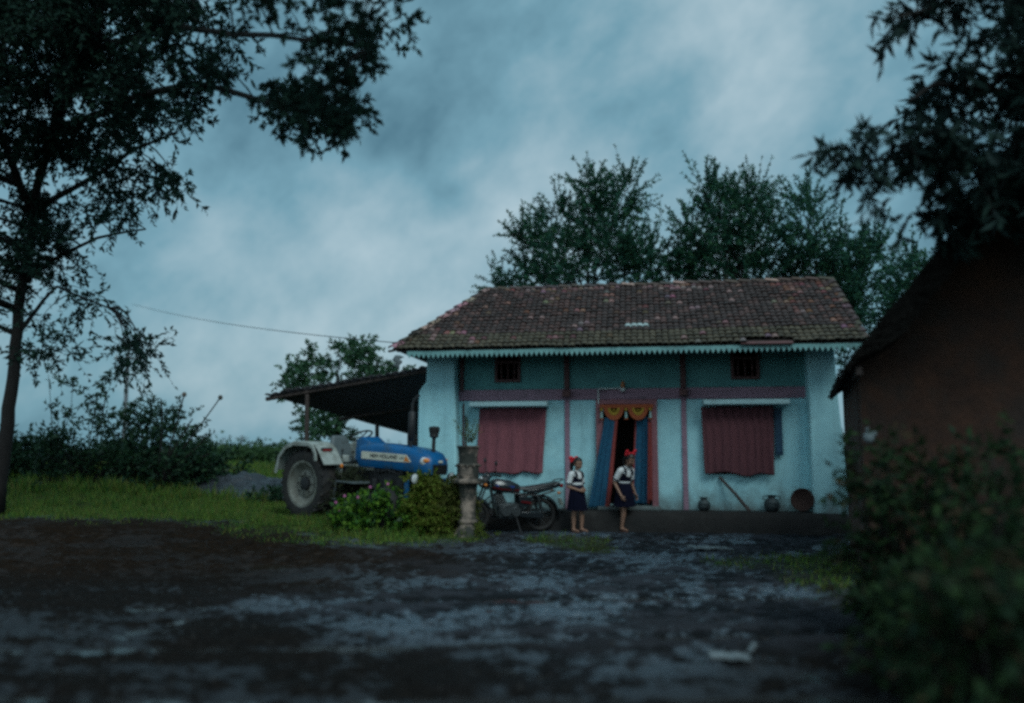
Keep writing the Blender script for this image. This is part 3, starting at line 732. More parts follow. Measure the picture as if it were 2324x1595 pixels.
# ------------------------------------------------------------------ things on the plinth
def waterpot(name, loc, s, label):
    p = thing(name, label, 'water pot', loc, 0)
    MB().lathe([(.0,0),(.09*s,.0),(.125*s,.04*s),(.14*s,.10*s),(.135*s,.15*s),(.11*s,.20*s),(.07*s,.225*s),(.062*s,.25*s),(.09*s,.275*s),(.094*s,.285*s),(.05*s,.275*s)], 24).build('body', M['pot'], p, ang=60)
    rg = MB()
    for z in (.08*s, .15*s):
        rg.lathe([(.138*s,z-.006),(.148*s,z),(.138*s,z+.006)], 24, cap=False)
    rg.build('rib', M['pot'], p)
    return p
waterpot('water_pot', H(5.33, .16, .40), .82, 'smaller metal water pot standing left of the leaning pole')
p2 = waterpot('water_pot', H(6.52, .15, .40), 1.0, 'larger metal water pot with handles standing right of the leaning pole')
for sgn in (-1, 1):
    MB().tube([(sgn*.11, 0, .20), (sgn*.155, 0, .215), (sgn*.15, 0, .265), (sgn*.08, 0, .275)], .009, 6).build('handle', M['pot'], p2)
lpn = thing('leaning_pole', 'dark wooden pole leaning under the right-hand pink cloth', 'pole', H(6.12, .05, .40))
c = MB(); a_, b_ = H(5.63, WV-.03, 1.0)-lpn.location, Vector((0,0,.0)); c.tube([b_, b_.lerp(a_, .5)+Vector((.008,0,.01)), a_], [.034,.028,.026], 8); c.build('shaft', M['wood'], lpn)
bk = thing('round_basket', 'round brown cane basket leaning on the right corner pillar', 'basket', H(7.06, .12, .40), -YAW-.45)
bk.scale = (.84, .84, .84)
rx = Matrix.Rotation(R(78), 4, 'X')
MB().lathe([(.0,.0),(.12,.012),(.20,.05),(.235,.10),(.22,.10),(.19,.065),(.11,.03),(.0,.02)], 28, Matrix.Translation((0,0.02,.235)) @ rx).build('bowl', M['basket'], bk, ang=70)
MB().tube([Matrix.Translation((0,0.02,.235)) @ rx @ Vector((.233*math.cos(2*PI*k/28), .233*math.sin(2*PI*k/28), .10)) for k in range(29)], .014, 6).build('rim', M['basket'], bk)
# broom and dark sticks by the left end of the facade
br = thing('garden_broom', 'dark stick broom leaning in the corner behind the planter', 'broom', H(.86, .22, .40), -YAW)
MB().tube([(0,0,.0),(.0,.06,1.0),(-.01,.10,1.75)], [.016,.016,.012], 7).build('handle', M['wood'], br)
bs = MB()
for k in range(40):
    a = rnd.uniform(0, 2*PI); q = rnd.uniform(.2, 1)
    bs.tube([(0,.075,1.35-rnd.uniform(0,.2)), (.075*q*math.cos(a), .04+.05*q*math.sin(a), .75), (.10*q*math.cos(a), .02+.05*q*math.sin(a), .45)], [.012,.009,.004], 4)
bs.build('bristles', M['wood'], br)
def textmesh(name, cu, mtl, parent):
    t = bpy.data.objects.new(name+'_src', cu); COL.objects.link(t); bpy.context.view_layer.update()
    me = bpy.data.meshes.new_from_object(t.evaluated_get(bpy.context.evaluated_depsgraph_get())); bpy.data.objects.remove(t); bpy.data.curves.remove(cu)
    me.name = name; me.materials.clear(); me.materials.append(mtl)
    o = bpy.data.objects.new(name, me); COL.objects.link(o); o.parent = parent
    return o
# ------------------------------------------------------------------ tractor (local +X forward)
RY = Matrix.Rotation(R(90), 4, 'X')      # lathe axis -> -Y
def wheel_parts(parent, loc, r, w, rimr, lugs, side, rimmat, name='wheel'):
    """tyre with lugs, dished rim, hub; axis along local Y; side=-1: outer face towards -Y"""
    T = Matrix.Translation(loc) @ RY
    prof = [(rimr, -w*.36), (rimr+.02, -w*.46), (r*.86, -w*.5), (r*.95, -w*.44), (r*.985, -w*.2), (r*.99, 0), (r*.985, w*.2), (r*.95, w*.44), (r*.86, w*.5), (rimr+.02, w*.46), (rimr, w*.36)]
    t = MB().lathe(prof + [prof[0]], 48, T, cap=False)
    for k in range(lugs):
        for sg in (-1, 1):
            a = 2*PI*(k + (.5 if sg > 0 else 0))/lugs; b = a + .16
            rr_ = r*.985
            P0 = Matrix.Translation(loc) @ Vector((rr_*math.cos(b), sg*.01, rr_*math.sin(b))); P1 = Matrix.Translation(loc) @ Vector((rr_*.97*math.cos(a), sg*w*.50, rr_*.97*math.sin(a)))
            t.bar(P0, P1, r*.055, r*.05, up=(math.cos(a), 0, math.sin(a)))
    wh = t.build(name, M['rubber'], parent, ang=50)
    o = side*w*.5
    f = lambda d: -(o*d)    # z in lathe space; +z -> -Y
    rim = MB().lathe([(rimr+.015, f(.92)), (rimr*.93, f(.88)), (rimr*.84, f(.55)), (rimr*.62, f(.25)), (rimr*.58, f(.42)), (rimr*.40, f(.50)), (rimr*.36, f(.35)), (.02, f(.35))], 40, T, cap=False)
    rm = rim.build('rim', rimmat, wh, ang=35)
    hb = MB().lathe([(rimr*.30, f(.33)), (rimr*.28, f(.62)), (rimr*.15, f(.7)), (.004, f(.7))], 20, T, cap=False)
    for k in range(8):
        a = 2*PI*k/8; hb.lathe([(.016, f(.45)), (.016, f(.60)), (.002, f(.60))], 6, Matrix.Translation(Vector(loc) + Vector((rimr*.46*math.cos(a), 0, rimr*.46*math.sin(a)))) @ RY, cap=False)
    hb.build('hub', M['engine'], wh)
    return wh
tz_ = terrain(-3.84, 15.3)
trac = thing('tractor', 'blue tractor with white mudguards parked beside the house', 'tractor', (-3.38, 15.89, tz_))
trac.rotation_euler = (0, R(2.4), math.atan2(-.616, .788))
for s in (-1, 1):
    wheel_parts(trac, (0, s*.75, .64), .64, .34, .42, 22, s, M['cream'], 'rear_wheel')
    wheel_parts(trac, (1.95, s*.66, .35), .35, .19, .21, 16, s, M['cream'], 'front_wheel')
    # mudguard: arched over the wheel with a sloping front panel
    fd = MB(); y0, y1 = s*.50, s*.96
    fd.strip([(-.74,.86),(-.66,1.12),(-.48,1.32),(-.24,1.41),(.20,1.415),(.34,1.37)], y0, y1, .03)
    fd.strip([(.34,1.37),(.44,1.30),(.66,1.02)], y0, y1-s*.02, .03)
    fd.prism([(-.74,.86),(-.66,1.12),(-.48,1.32),(-.24,1.40),(.20,1.405),(.36,1.35),(.66,1.02),(.62,.78),(-.6,.78)], s*.49, s*.515)
    fd.strip([(-.74,.80),(-.72,.86),(-.66,1.10),(-.48,1.29),(-.24,1.375),(.20,1.38),(.34,1.33),(.42,1.20),(.44,1.08)], y1-s*.005, y1+s*.02, .075)
    f = fd.build('mudguard', M['fender'], trac, bevel=.008)
    rl_ = MB().box((0,0,0), (.055,.20,.10), rot=Matrix.Rotation(R(40), 3, 'Y')); ob = rl_.build('lamp', M['red_lens'], f, bevel=.02, xf=Matrix.Translation((.475, s*.76, 1.275)))
    MB().box((0,0,0), (.045,.25,.135), rot=Matrix.Rotation(R(40), 3, 'Y')).build('lamp_bezel', M['black_plastic'], f, bevel=.015, xf=Matrix.Translation((.462, s*.76, 1.27)))
    MB().ell((.665, s*.54, 1.0), (.03,.035,.045)).build('reflector', M['orange_lens'], f)
    # foot platform
    MB().box((.86, s*.46, .72), (.62, .38, .03)).bar((.62, s*.64, .70), (.55, s*.64, .40), .03, .10).box((.56, s*.62, .40), (.30, .18, .02)).build('footboard', M['grey_seat'], trac, bevel=.005)
# body: transmission, engine, front axle carrier
bd = MB()
bd.box((.1, 0, .72), (.62, .46, .46)); bd.box((.85, 0, .70), (1.0, .36, .42)); bd.box((1.55, 0, .80), (.75, .40, .52)); bd.box((2.12, 0, .66), (.62, .34, .26))
bd.cyl((0, -.62, .64), (0, .62, .64), .10); bd.box((1.95, 0, .44), (.12, 1.14, .12)); bd.cyl((1.95,-.56,.36),(1.95,-.56,.52),.04); bd.cyl((1.95,.56,.36),(1.95,.56,.52),.04)
for k in range(5): bd.cyl((1.35+.1*k, -.2, .95), (1.35+.1*k, -.26, .95), .035, n=8)
bd.box((1.62, -.24, .72), (.16, .12, .20)); bd.cyl((1.25,-.24,.62),(1.25,-.24,.80),.06); bd.tube([(1.3,-.22,.9),(1.6,-.27,.98),(1.9,-.22,.9)], .018, 6); bd.tube([(1.2,-.2,.5),(1.5,-.25,.45),(1.9,-.6,.40)], .022, 6)
bd.build('chassis', M['engine'], trac, bevel=.015)
# hood with rounded, drooping nose
hd = MB(); rings = []
for x, zt_, zb_, hw in ((.80,1.43,1.0,.27), (.95,1.455,1.0,.285), (1.3,1.45,1.0,.29), (1.75,1.43,1.0,.29), (2.15,1.40,.985,.29), (2.36,1.37,.96,.285), (2.52,1.32,.94,.27), (2.61,1.24,.94,.24), (2.64,1.14,.95,.21)):
    c = .09; rings.append([(x,-hw+.02,zb_), (x,-hw,zb_+.06), (x,-hw,zt_-c*1.5), (x,-hw+c*.35,zt_-c*.55), (x,-hw+c,zt_-c*.1), (x,0,zt_), (x,hw-c,zt_-c*.1), (x,hw-c*.35,zt_-c*.55), (x,hw,zt_-c*1.5), (x,hw,zb_+.06), (x,hw-.02,zb_)])
hood = hd.loft(rings).build('hood', M['blue'], trac, ang=50, bevel=.006)
# dash cowl
MB().loft([[(.62,-.20,1.12),(.62,-.17,1.50),(.62,.17,1.50),(.62,.20,1.12)], [(.84,-.26,1.05),(.84,-.22,1.55),(.84,.22,1.55),(.84,.26,1.05)], [(1.02,-.24,1.05),(1.02,-.2,1.46),(1.02,.2,1.46),(1.02,.24,1.05)]]).build('dash_cowl', M['blue'], trac, bevel=.025)
# decals with lettering
for s in (-1, 1):
    dc = MB(); dc.prism([(.92,1.15),(2.14,1.135),(2.22,1.15),(2.10,1.27),(.92,1.285)], s*.291, s*.299); d = dc.build('decal', M['decal'], hood)
    MB().prism([(2.04,1.15),(2.19,1.148),(2.09,1.255)], s*.30, s*.302).build('decal_tip', M['orange_lens'], d)
    cu = bpy.data.curves.new('lettering', 'FONT'); cu.body = 'NEW HOLLAND'; cu.size = .098; cu.extrude = .0015; cu.align_x = 'CENTER'; cu.align_y = 'CENTER'; cu.offset = .0022
    tx = textmesh('lettering', cu, M['ink'], d)
    tx.location = (1.52, s*.3005, 1.212); tx.rotation_euler = (R(90), 0, 0 if s < 0 else PI)
    cu2 = bpy.data.curves.new('number_lettering', 'FONT'); cu2.body = '3230'; cu2.size = .06; cu2.extrude = .0015; cu2.align_x = 'CENTER'; cu2.align_y = 'CENTER'
    tx = textmesh('number_lettering', cu2, M['grey_seat'], d)
    tx.location = (1.98 if s < 0 else 1.06, s*.3005, 1.205); tx.rotation_euler = (R(90), 0, 0 if s < 0 else PI)
    hl = MB().ell((2.50, s*.225, 1.17), (.10,.06,.085), rot=Matrix.Rotation(-s*.5, 3, 'Z')).build('headlight', M['clear_lens'], trac)
    MB().ell((2.535, s*.238, 1.185), (.07,.045,.045), rot=Matrix.Rotation(-s*.5, 3, 'Z')).build('bulb_cover', M['orange_lens'], hl)
    wl = MB().lathe([(.02,.0),(.06,.02),(.085,.07),(.088,.09)], 20, Matrix.Translation((2.42, s*.47, .88)) @ Matrix.Rotation(R(90),4,'Y')).build('work_lamp', M['black_plastic'], trac)
    MB().lathe([(.087,.085),(.07,.10),(.03,.11),(.002,.112)], 20, Matrix.Translation((2.42, s*.47, .88)) @ Matrix.Rotation(R(90),4,'Y'), cap=False).build('lens', M['clear_lens'], wl)
    MB().box((2.33, s*.47, .62), (.10, .05, .46)).bar((2.33, s*.47, .82), (2.2, s*.2, .80), .05, .05).bar((2.33, s*.47, .46), (2.2, s*.2, .55), .05, .05).build('lamp_bracket', M['blue'], trac, bevel=.006)
gr = MB().box((2.63, 0, 1.03), (.03, .36, .18))
for k in range(7): gr.box((2.648, 0, .955+.025*k), (.012, .34, .008))
gr.build('grille', M['black_plastic'], trac)
MB().box((2.48, 0, .74), (.20, .42, .26)).build('front_weight', M['engine'], trac, bevel=.03)
MB().box((2.655, 0, 1.17), (.012, .10, .04)).build('badge', M['decal'], trac, bevel=.004)
# exhaust stack and pre-cleaner
MB().tube([(2.0,-.10,1.38),(2.0,-.10,1.52)], .028).tube([(2.0,-.10,1.52),(2.0,-.10,1.55),(2.0,-.10,2.02),(2.0,-.10,2.05)], [.03,.065,.065,.03], 14).tube([(2.0,-.10,2.05),(2.0,-.10,2.16),(2.02,-.08,2.25),(2.10,-.04,2.34)], .026).build('exhaust', M['engine'], trac, ang=50)
ac = MB().cyl((2.47,0,1.28),(2.47,0,1.60),.033).build('air_intake', M['black_plastic'], trac)
MB().lathe([(.05,1.60),(.085,1.63),(.078,1.66),(.095,1.72),(.10,1.78),(.08,1.80),(.0,1.81)], 20, Matrix.Translation((2.47,0,-.02))).build('intake_cap', M['black_plastic'], ac)
# seat, steering wheel, levers
MB().loft([[(.0,-.22,1.02),(.0,.22,1.02),(.46,.21,1.02),(.46,-.21,1.02)], [(-.02,-.24,1.12),(-.02,.24,1.12),(.48,.22,1.10),(.48,-.22,1.10)]]).loft([[(-.02,-.24,1.08),(-.02,.24,1.08),(.08,.23,1.10),(.08,-.23,1.10)], [(-.10,-.25,1.36),(-.10,.25,1.36),(.0,.24,1.36),(.0,-.24,1.36)], [(-.13,-.18,1.55),(-.13,.18,1.55),(-.05,.17,1.54),(-.05,-.17,1.54)]]).build('seat', M['grey_seat'], trac, bevel=.035, segs=3)
swm = Matrix.Translation((.55, 0, 1.56)) @ Matrix.Rotation(R(-28), 4, 'Y')
sw = MB().tube([swm @ Vector((.215*math.cos(2*PI*k/28), .215*math.sin(2*PI*k/28), 0)) for k in range(29)], .017, 8)
for k in range(3):
    a = 2*PI*k/3; sw.tube([swm @ Vector((0,0,-.03)), swm @ Vector((.21*math.cos(a), .21*math.sin(a), 0))], .012, 6)
sw.tube([swm @ Vector((0,0,-.02)), swm @ Vector((.03,0,-.35))], .022, 8)
sw.build('steering_wheel', M['black_plastic'], trac)
lv = MB()
for x, y, h in ((.5,-.16,1.25), (.56,.14,1.3), (.42,-.34,1.28)):
    lv.tube([(x, y, .85), (x+.05, y*1.1, h)], .011, 6); lv.ell((x+.05, y*1.1, h), .026)
lv.build('lever', M['black_plastic'], trac)
MB().box((.2,-.34,1.06), (.36,.24,.10)).box((.45,-.30,1.12),(.14,.14,.14)).build('side_console', M['fender'], trac, bevel=.02)
# hitch at the back
MB().bar((-.2,-.35,.55),(-.95,-.42,.42),.05,.08).bar((-.2,.35,.55),(-.95,.42,.42),.05,.08).bar((-.25,0,.9),(-.8,0,.72),.05,.05).build('hitch_arm', M['engine'], trac)

# ------------------------------------------------------------------ motorcycle (local +X forward, +Y left = camera side)
mx, my = .50, 14.86
moto = thing('motorcycle', 'black motorcycle with red stripes parked before the left window', 'motorcycle', (mx, my, terrain(mx, my)+.005), math.atan2(-.34, -.94))
moto.rotation_euler = (R(-4), 0, math.atan2(-.34, -.94))
WB = 1.27
def mwheel(x, w):
    T = Matrix.Translation((x, 0, .30)) @ RY
    ty = MB(); P = []
    for k in range(13):
        a = 2*PI*k/12; P.append((.258 + .042*math.cos(a), w*.5*math.sin(a)))
    ty.lathe(P, 40, T, cap=False)
    for k in range(40):
        a = 2*PI*k/40; ty.bar(Vector((x + .297*math.cos(a), -w*.3, .30 + .297*math.sin(a))), Vector((x + .299*math.cos(a+.05), w*.3, .30 + .299*math.sin(a+.05))), .012, .012, up=(math.cos(a),0,math.sin(a)))
    o = ty.build('wheel', M['rubber'], moto)
    MB().lathe([(.222,-.022),(.232,-.03),(.228,0),(.232,.03),(.222,.022),(.216,0),(.222,-.022)], 40, T, cap=False).build('rim', M['engine'], o)
    sp = MB()
    for k in range(18):
        a = 2*PI*k/18; s = 1 if k % 2 else -1
        sp.tube([(x + .03*math.cos(a+.5), s*.04, .30 + .03*math.sin(a+.5)), (x + .22*math.cos(a), 0, .30 + .22*math.sin(a))], .0035, 4)
    sp.build('spokes', M['chrome'], o)
    MB().lathe([(.01,-.06),(.035,-.06),(.065,-.045),(.07,.045),(.035,.06),(.01,.06)], 20, T).build('hub', M['aluminium'], o)
mwheel(0, .10); mwheel(WB, .085)
fr = MB()
for s in (-1, 1):
    fr.tube([(.98,0,.82),(.90,s*.08,.60),(.84,s*.10,.28),(.55,s*.12,.26),(.38,s*.12,.34),(.36,s*.11,.62)], .016); fr.tube([(.98,0,.86),(.70,s*.06,.74),(.36,s*.11,.66),(.05,s*.11,.66),(-.25,s*.10,.74)], .015)
    fr.tube([(.40,s*.10,.36),(0,s*.10,.30)], .02)
fr.tube([(.99,0,.92),(1.03,0,.76)], .035)
fr.build('frame', M['black_paint'], moto)
en = MB(); en.box((.62,0,.40), (.40,.24,.22)); en.cyl((.70,-.15,.40),(.70,.16,.40),.10); en.cyl((.52,-.15,.38),(.52,.17,.38),.085)
for k in range(8): en.box((.76+.012*k, 0, .50+.024*k), (.20,.19,.010), rot=Matrix.Rotation(R(20), 3, 'Y'))
en.cyl((.75,0,.46),(.85,0,.70),.06)
en.build('engine', M['aluminium'], moto, bevel=.012)
MB().tube([(.88,-.05,.58),(.98,-.10,.46),(.94,-.13,.27),(.60,-.17,.22),(.20,-.18,.26)], .019).tube([(.22,-.18,.26),(.15,-.18,.27),(-.32,-.19,.33)], [.022,.042,.045], 12).build('exhaust', M['chrome'], moto)
tk = MB().loft([[(.42+.0,s*w*.5,z) for s, w, z in ((-1,.16,.70),(-1,.20,.78),(-1,.12,.84),(1,.12,.84),(1,.20,.78),(1,.16,.70))], [(.58,s*w*.5,z) for s, w, z in ((-1,.22,.70),(-1,.28,.80),(-1,.17,.91),(1,.17,.91),(1,.28,.80),(1,.22,.70))], [(.80,s*w*.5,z) for s, w, z in ((-1,.24,.71),(-1,.31,.83),(-1,.18,.945),(1,.18,.945),(1,.31,.83),(1,.24,.71))], [(.95,s*w*.5,z) for s, w, z in ((-1,.16,.74),(-1,.22,.85),(-1,.13,.93),(1,.13,.93),(1,.22,.85),(1,.16,.74))]])
tank = tk.build('fuel_tank', M['black_paint'], moto, ang=80, bevel=.03, segs=3)
for s in (-1, 1):
    MB().loft([[(.44,s*.103,.735),(.44,s*.108,.765),(.445,s*.10,.765),(.445,s*.095,.735)], [(.80,s*.154,.77),(.80,s*.160,.79),(.80,s*.14,.80),(.80,s*.14,.765)], [(.95,s*.110,.80),(.95,s*.113,.825),(.95,s*.10,.825),(.95,s*.10,.80)]]).build('stripe', M['red_stripe'], tank)
    MB().loft([[(.55,s*.136,.80),(.55,s*.133,.83),(.55,s*.12,.83),(.55,s*.12,.80)], [(.90,s*.135,.835),(.90,s*.128,.862),(.90,s*.11,.862),(.90,s*.11,.835)]]).build('stripe', M['blue_stripe'], tank)
    MB().loft([[(.20,s*.11,.62),(.26,s*.13,.46),(.44,s*.14,.44),(.46,s*.12,.66)], [(.20,s*.13,.62),(.26,s*.155,.46),(.44,s*.16,.44),(.46,s*.14,.66)]]).build('side_panel', M['black_paint'], moto, bevel=.01)
    MB().bar((.24,s*.158,.53),(.43,s*.164,.56),.012,.035,up=(0,0,1)).build('stripe', M['red_stripe'], tank)
    MB().loft([[(.30,s*.08,.68),(.30,s*.13,.70),(.30,s*.12,.75),(.30,s*.08,.75)], [(-.10,s*.07,.73),(-.10,s*.125,.74),(-.10,s*.11,.80),(-.10,s*.07,.80)], [(-.36,s*.03,.80),(-.36,s*.075,.80),(-.36,s*.06,.86),(-.36,s*.03,.86)]]).build('tail_panel', M['black_paint'], moto, bevel=.008)
    MB().tube([(-.22,s*.13,.83),(-.33,s*.12,.91),(-.42,s*.06,.93),(-.43,0,.93)], .011).build('grab_rail', M['aluminium'], moto)
    MB().tube([(-.02,s*.11,.30),(.03,s*.115,.42)], .022).tube([(.03,s*.115,.42),(.10,s*.115,.66)], .034, 10).build('shock_absorber', M['chrome'], moto)
    MB().tube([(WB,s*.075,.30),(1.15,s*.075,.60)], .026).tube([(1.15,s*.075,.60),(1.03,s*.075,.92)], .018).build('fork', M['aluminium'], moto)
    MB().tube([(1.0,s*.05,.95),(.98,s*.15,1.03),(.94,s*.28,1.04)], .012).tube([(.94,s*.28,1.04),(.90,s*.38,1.03)], .018).build('handlebar', M['black_plastic'], moto)
    mr_ = MB().tube([(.95,s*.26,1.05),(.97,s*.30,1.20)], .006, 6).build('mirror_stalk', M['black_plastic'], moto)
    MB().ell((.97,s*.31,1.25), (.02,.055,.045)).build('mirror', M['black_plastic'], mr_)
    MB().ell((-.30,s*.16,.70), (.035,.035,.025)).build('indicator', M['orange_lens'], moto); MB().ell((1.10,s*.15,.86), (.035,.035,.025)).build('indicator', M['orange_lens'], moto)
MB().loft([[(.46,-.09,.76),(.46,.09,.76),(.46,.07,.81),(.46,-.07,.81)], [(.30,-.12,.74),(.30,.12,.74),(.30,.10,.80),(.30,-.10,.80)], [(.05,-.12,.76),(.05,.12,.76),(.05,.10,.83),(.05,-.10,.83)], [(-.25,-.09,.83),(-.25,.09,.83),(-.25,.075,.885),(-.25,-.075,.885)], [(-.36,-.05,.86),(-.36,.05,.86),(-.36,.04,.89),(-.36,-.04,.89)]]).build('seat', M['seat_vinyl'], moto, ang=70, bevel=.025, segs=3)
MB().box((-.40,0,.815), (.06,.13,.07)).build('tail_light', M['red_lens'], moto, bevel=.015)
def arcfender(cx, r, a0, a1, w, mtl):
    mb = MB(); rings = []
    for k in range(15):
        a = a0 + (a1-a0)*k/14
        rings.append([(cx + (r+dr)*math.cos(a), y, .30 + (r+dr)*math.sin(a)) for y, dr in ((-w,-.03),(-w*.6,.012),(w*.6,.012),(w,-.03),(w*.55,.004),(-w*.55,.004))])
    return mb.loft(rings).build('mudguard', mtl, moto, ang=60)
arcfender(0, .345, R(60), R(195), .075, M['black_paint']); arcfender(WB, .335, R(20), R(160), .065, M['black_paint'])
MB().box((-.40,0,.52), (.02,.16,.12), rot=Matrix.Rotation(R(18), 3, 'Y')).build('number_plate', M['decal'], moto)
hl = MB().ell((1.08,0,.90), (.10,.12,.12)).build('headlamp', M['black_plastic'], moto); MB().ell((1.135,0,.90), (.055,.10,.10)).build('lens', M['clear_lens'], hl)
MB().loft([[(1.02,-.12,.88),(1.02,.12,.88),(.98,.09,1.03),(.98,-.09,1.03)], [(1.16,-.10,.84),(1.16,.10,.84),(1.06,.07,1.06),(1.06,-.07,1.06)]]).build('cowl', M['black_paint'], moto, bevel=.03, segs=3)
MB().bar((.42,.16,.33),(.0,.14,.30),.03,.10,up=(0,0,1)).build('chain_cover', M['black_paint'], moto, bevel=.01)
MB().tube([(.50,.14,.26),(.46,.30,.0)], .012).build('side_stand', M['engine'], moto)
MB().tube([(.55,-.26,.30),(.55,.26,.30)], .014).build('foot_peg', M['black_plastic'], moto)
MB().tube([(.92,.14,.62),(.97,.24,.55),(.90,.24,.32),(.84,.12,.28)], .013).tube([(.92,-.14,.62),(.97,-.24,.55),(.90,-.24,.32),(.84,-.12,.28)], .013).build('crash_guard', M['chrome'], moto)

# ------------------------------------------------------------------ clay planter pedestal
px_, py_ = -.76, 14.05
pln = thing('pedestal_planter', 'tall stained clay pedestal planter between the tractor and the motorcycle', 'planter', (px_, py_, terrain(px_, py_)-.02))
MB().lathe([(.27,.0),(.26,.03),(.21,.10),(.165,.18),(.150,.24),(.175,.25),(.175,.285),(.150,.30),(.135,.40),(.135,.62),(.15,.78),(.17,.90)], 32).build('foot', M['terracotta'], pln, ang=50)
MB().lathe([(.16,.89),(.27,.92),(.285,.955),(.27,.985),(.17,1.0)], 32).build('slab', M['terracotta'], pln, ang=50)
sc_p = []
lower = MB()
rings = []
for r, z, am in ((.18,.99,0),(.19,1.06,0),(.19,1.17,0),(.185,1.195,.5),(.215,1.215,1),(.21,1.235,1),(.175,1.25,.3),(.165,1.26,0)):
    rings.append([(( r + am*.018*math.cos(12*2*PI*k/96))*math.cos(2*PI*k/96), (r + am*.018*math.cos(12*2*PI*k/96))*math.sin(2*PI*k/96), z - am*.012*math.cos(12*2*PI*k/96)) for k in range(96)])
lower.loft(rings).build('lower_pot', M['terracotta'], pln, ang=50)
MB().lathe([(.165,1.25),(.162,1.30),(.17,1.44),(.185,1.52),(.20,1.53),(.20,1.555),(.17,1.55),(.14,1.50),(.0,1.49)], 32).build('upper_pot', M['terracotta'], pln, ang=50)
q, k = twigs([(px_+.02, py_, 1.58+.05)], [(.08,.08,.03)], [26], .36, 16, .035, .45, out=.35, up=1.2, rand=.3, droop=.05, twigw=.003)
tp = thing('potted_herb', 'sparse dry herb growing in the top of the clay planter', 'plant', (px_, py_, terrain(px_, py_)+1.48))
quadmesh('foliage', q - np.array([px_, py_, terrain(px_, py_)+1.48]), [M['l_olive'], M['bark']], tp, k)

# ------------------------------------------------------------------ open shed roof beside the house
A_, B_, D_ = at(975, 829, 16.25), at(600, 895, 17.6), at(945, 990, 19.6)
E_ = A_ + (D_ - B_)
shed = thing('lean_to_shed', 'open shed with a dark tin roof on thin posts beside the house', 'shed', (B_.x+1.2, B_.y+.8, terrain(B_.x+1.2, B_.y+.8)))
so = Vector(shed.location)
sh = MB(); nu_, nv_ = 110, 14; e1, e2 = (A_-B_), (D_-B_); nn = e1.cross(e2).normalized(); nn = nn if nn.z > 0 else -nn
rings = []
for i in range(nu_+1):
    ring = []
    s = i/nu_; rag = .05*noise.noise(Vector((s*9, 1, 0))) + .04*noise.noise(Vector((s*31, 4, 0)))
    top, bot = [], []
    for j in range(nv_+1):
        t = j/nv_; t2 = t*(1+.02) + (rag*.35 if j in (0, nv_) else 0)
        p = B_ + e1*s + e2*t2 + nn*(.022*math.sin(i*1.15) + .05*noise.noise(Vector((s*3, t*3, 5))) - .06*math.sin(PI*s)*math.sin(PI*t)) - so
        top.append(p + nn*.006); bot.append(p - nn*.006)
    rings.append(top + bot[::-1])
sh.loft(rings).build('roof_sheet', M['tin'], shed, ang=80)
for t in (.04, .5):
    a, b = B_ + e2*t - nn*.05 - so, A_ + e2*t - nn*.05 - so
    MB().bar(a - (b-a).normalized()*.12, b, .06, .07, up=nn).build('purlin', M['wood'], shed)
def post(px, Y, s, t):
    top = B_ + e1*s + e2*t - nn*.10
    x = (px-CX)/FPX*Y if px else top.x
    g = Vector((top.x, top.y, terrain(top.x, top.y)-.05)) - so
    MB().tube([g, (g+top-so)*.5 + Vector((.02,0,0)), top - so], [.055,.05,.045], 8).build('post', M['wood'], shed)
post(0, 0, .235, .04); post(0, 0, .10, .62); post(0, 0, .03, .93); post(0, 0, .55, .95); post(0,0,.80,.97)
rg = MB().loft([[at(902+11*math.cos(a)*w+4*math.sin(k*2.1), 806+k*4.4, 16.7) + Vector((0, .05*math.sin(a)*w, 0)) for a in [2*PI*i/10 for i in range(10)]] for k, w in enumerate((.5,1.1,.7,1.0,.6,.75,.35,.15))])
rg = rg.build('white_rag', M['rag'], ang=80); tag(rg, 'small white rag caught above the edge of the dark tin roof', 'rag')
# grey sacks / dark boards closing the shed next to the house
MB().bar(at(943, 985, 16.6) - so, at(943, 1035, 16.6) - so, .34, .05, up=(0,1,0)).build('board', M['wood'], shed)

# ------------------------------------------------------------------ poles and wire
def upole(px, py0, py1, Y, r, label):
    a, b = at(px, py0, Y), at(px+6, py1, Y)
    p = thing('utility_pole', label, 'pole', (a.x, Y, a.z), 0, 'utility poles in the fields')
    MB().cyl((0,0,-1.5), b-a, r, r*.7, 8).build('shaft', M['concrete_pole'], p)
    t = b-a
    MB().bar(t + Vector((-.7*r/.12,0,-.3*r/.12)), t + Vector((.7*r/.12,0,-.3*r/.12)), r*.8, r*.8).build('crossarm', M['wood'], p)
    ib = MB()
    for sx in (-.6, 0, .6): ib.cyl(t + Vector((sx*r/.12,0,-.3*r/.12)), t + Vector((sx*r/.12,0,-.05*r/.12)), r*.35, r*.2, 6)
    ib.build('insulator', M['conduit'], p)
    return b
wp = upole(285, 930, 800, 34, .10, 'tall grey utility pole rising behind the left bushes')
upole(543, 1030, 988, 120, .17, 'distant utility pole on the horizon, the clearer of two')
upole(502, 1030, 992, 150, .15, 'faint distant utility pole on the horizon, nearer the bushes')
w0, w1 = at(300, 690, 34), at(902, 778, 15.2)
wp_ = [w0.lerp(w1, t/24) + Vector((0,0,-.5*4*(t/24)*(1-t/24)*.35)) for t in range(25)]
tag(MB().tube(wp_, .009, 5).build('overhead_cable', M['wire']), 'thin overhead cable running from the left tree to the roof', 'cable')
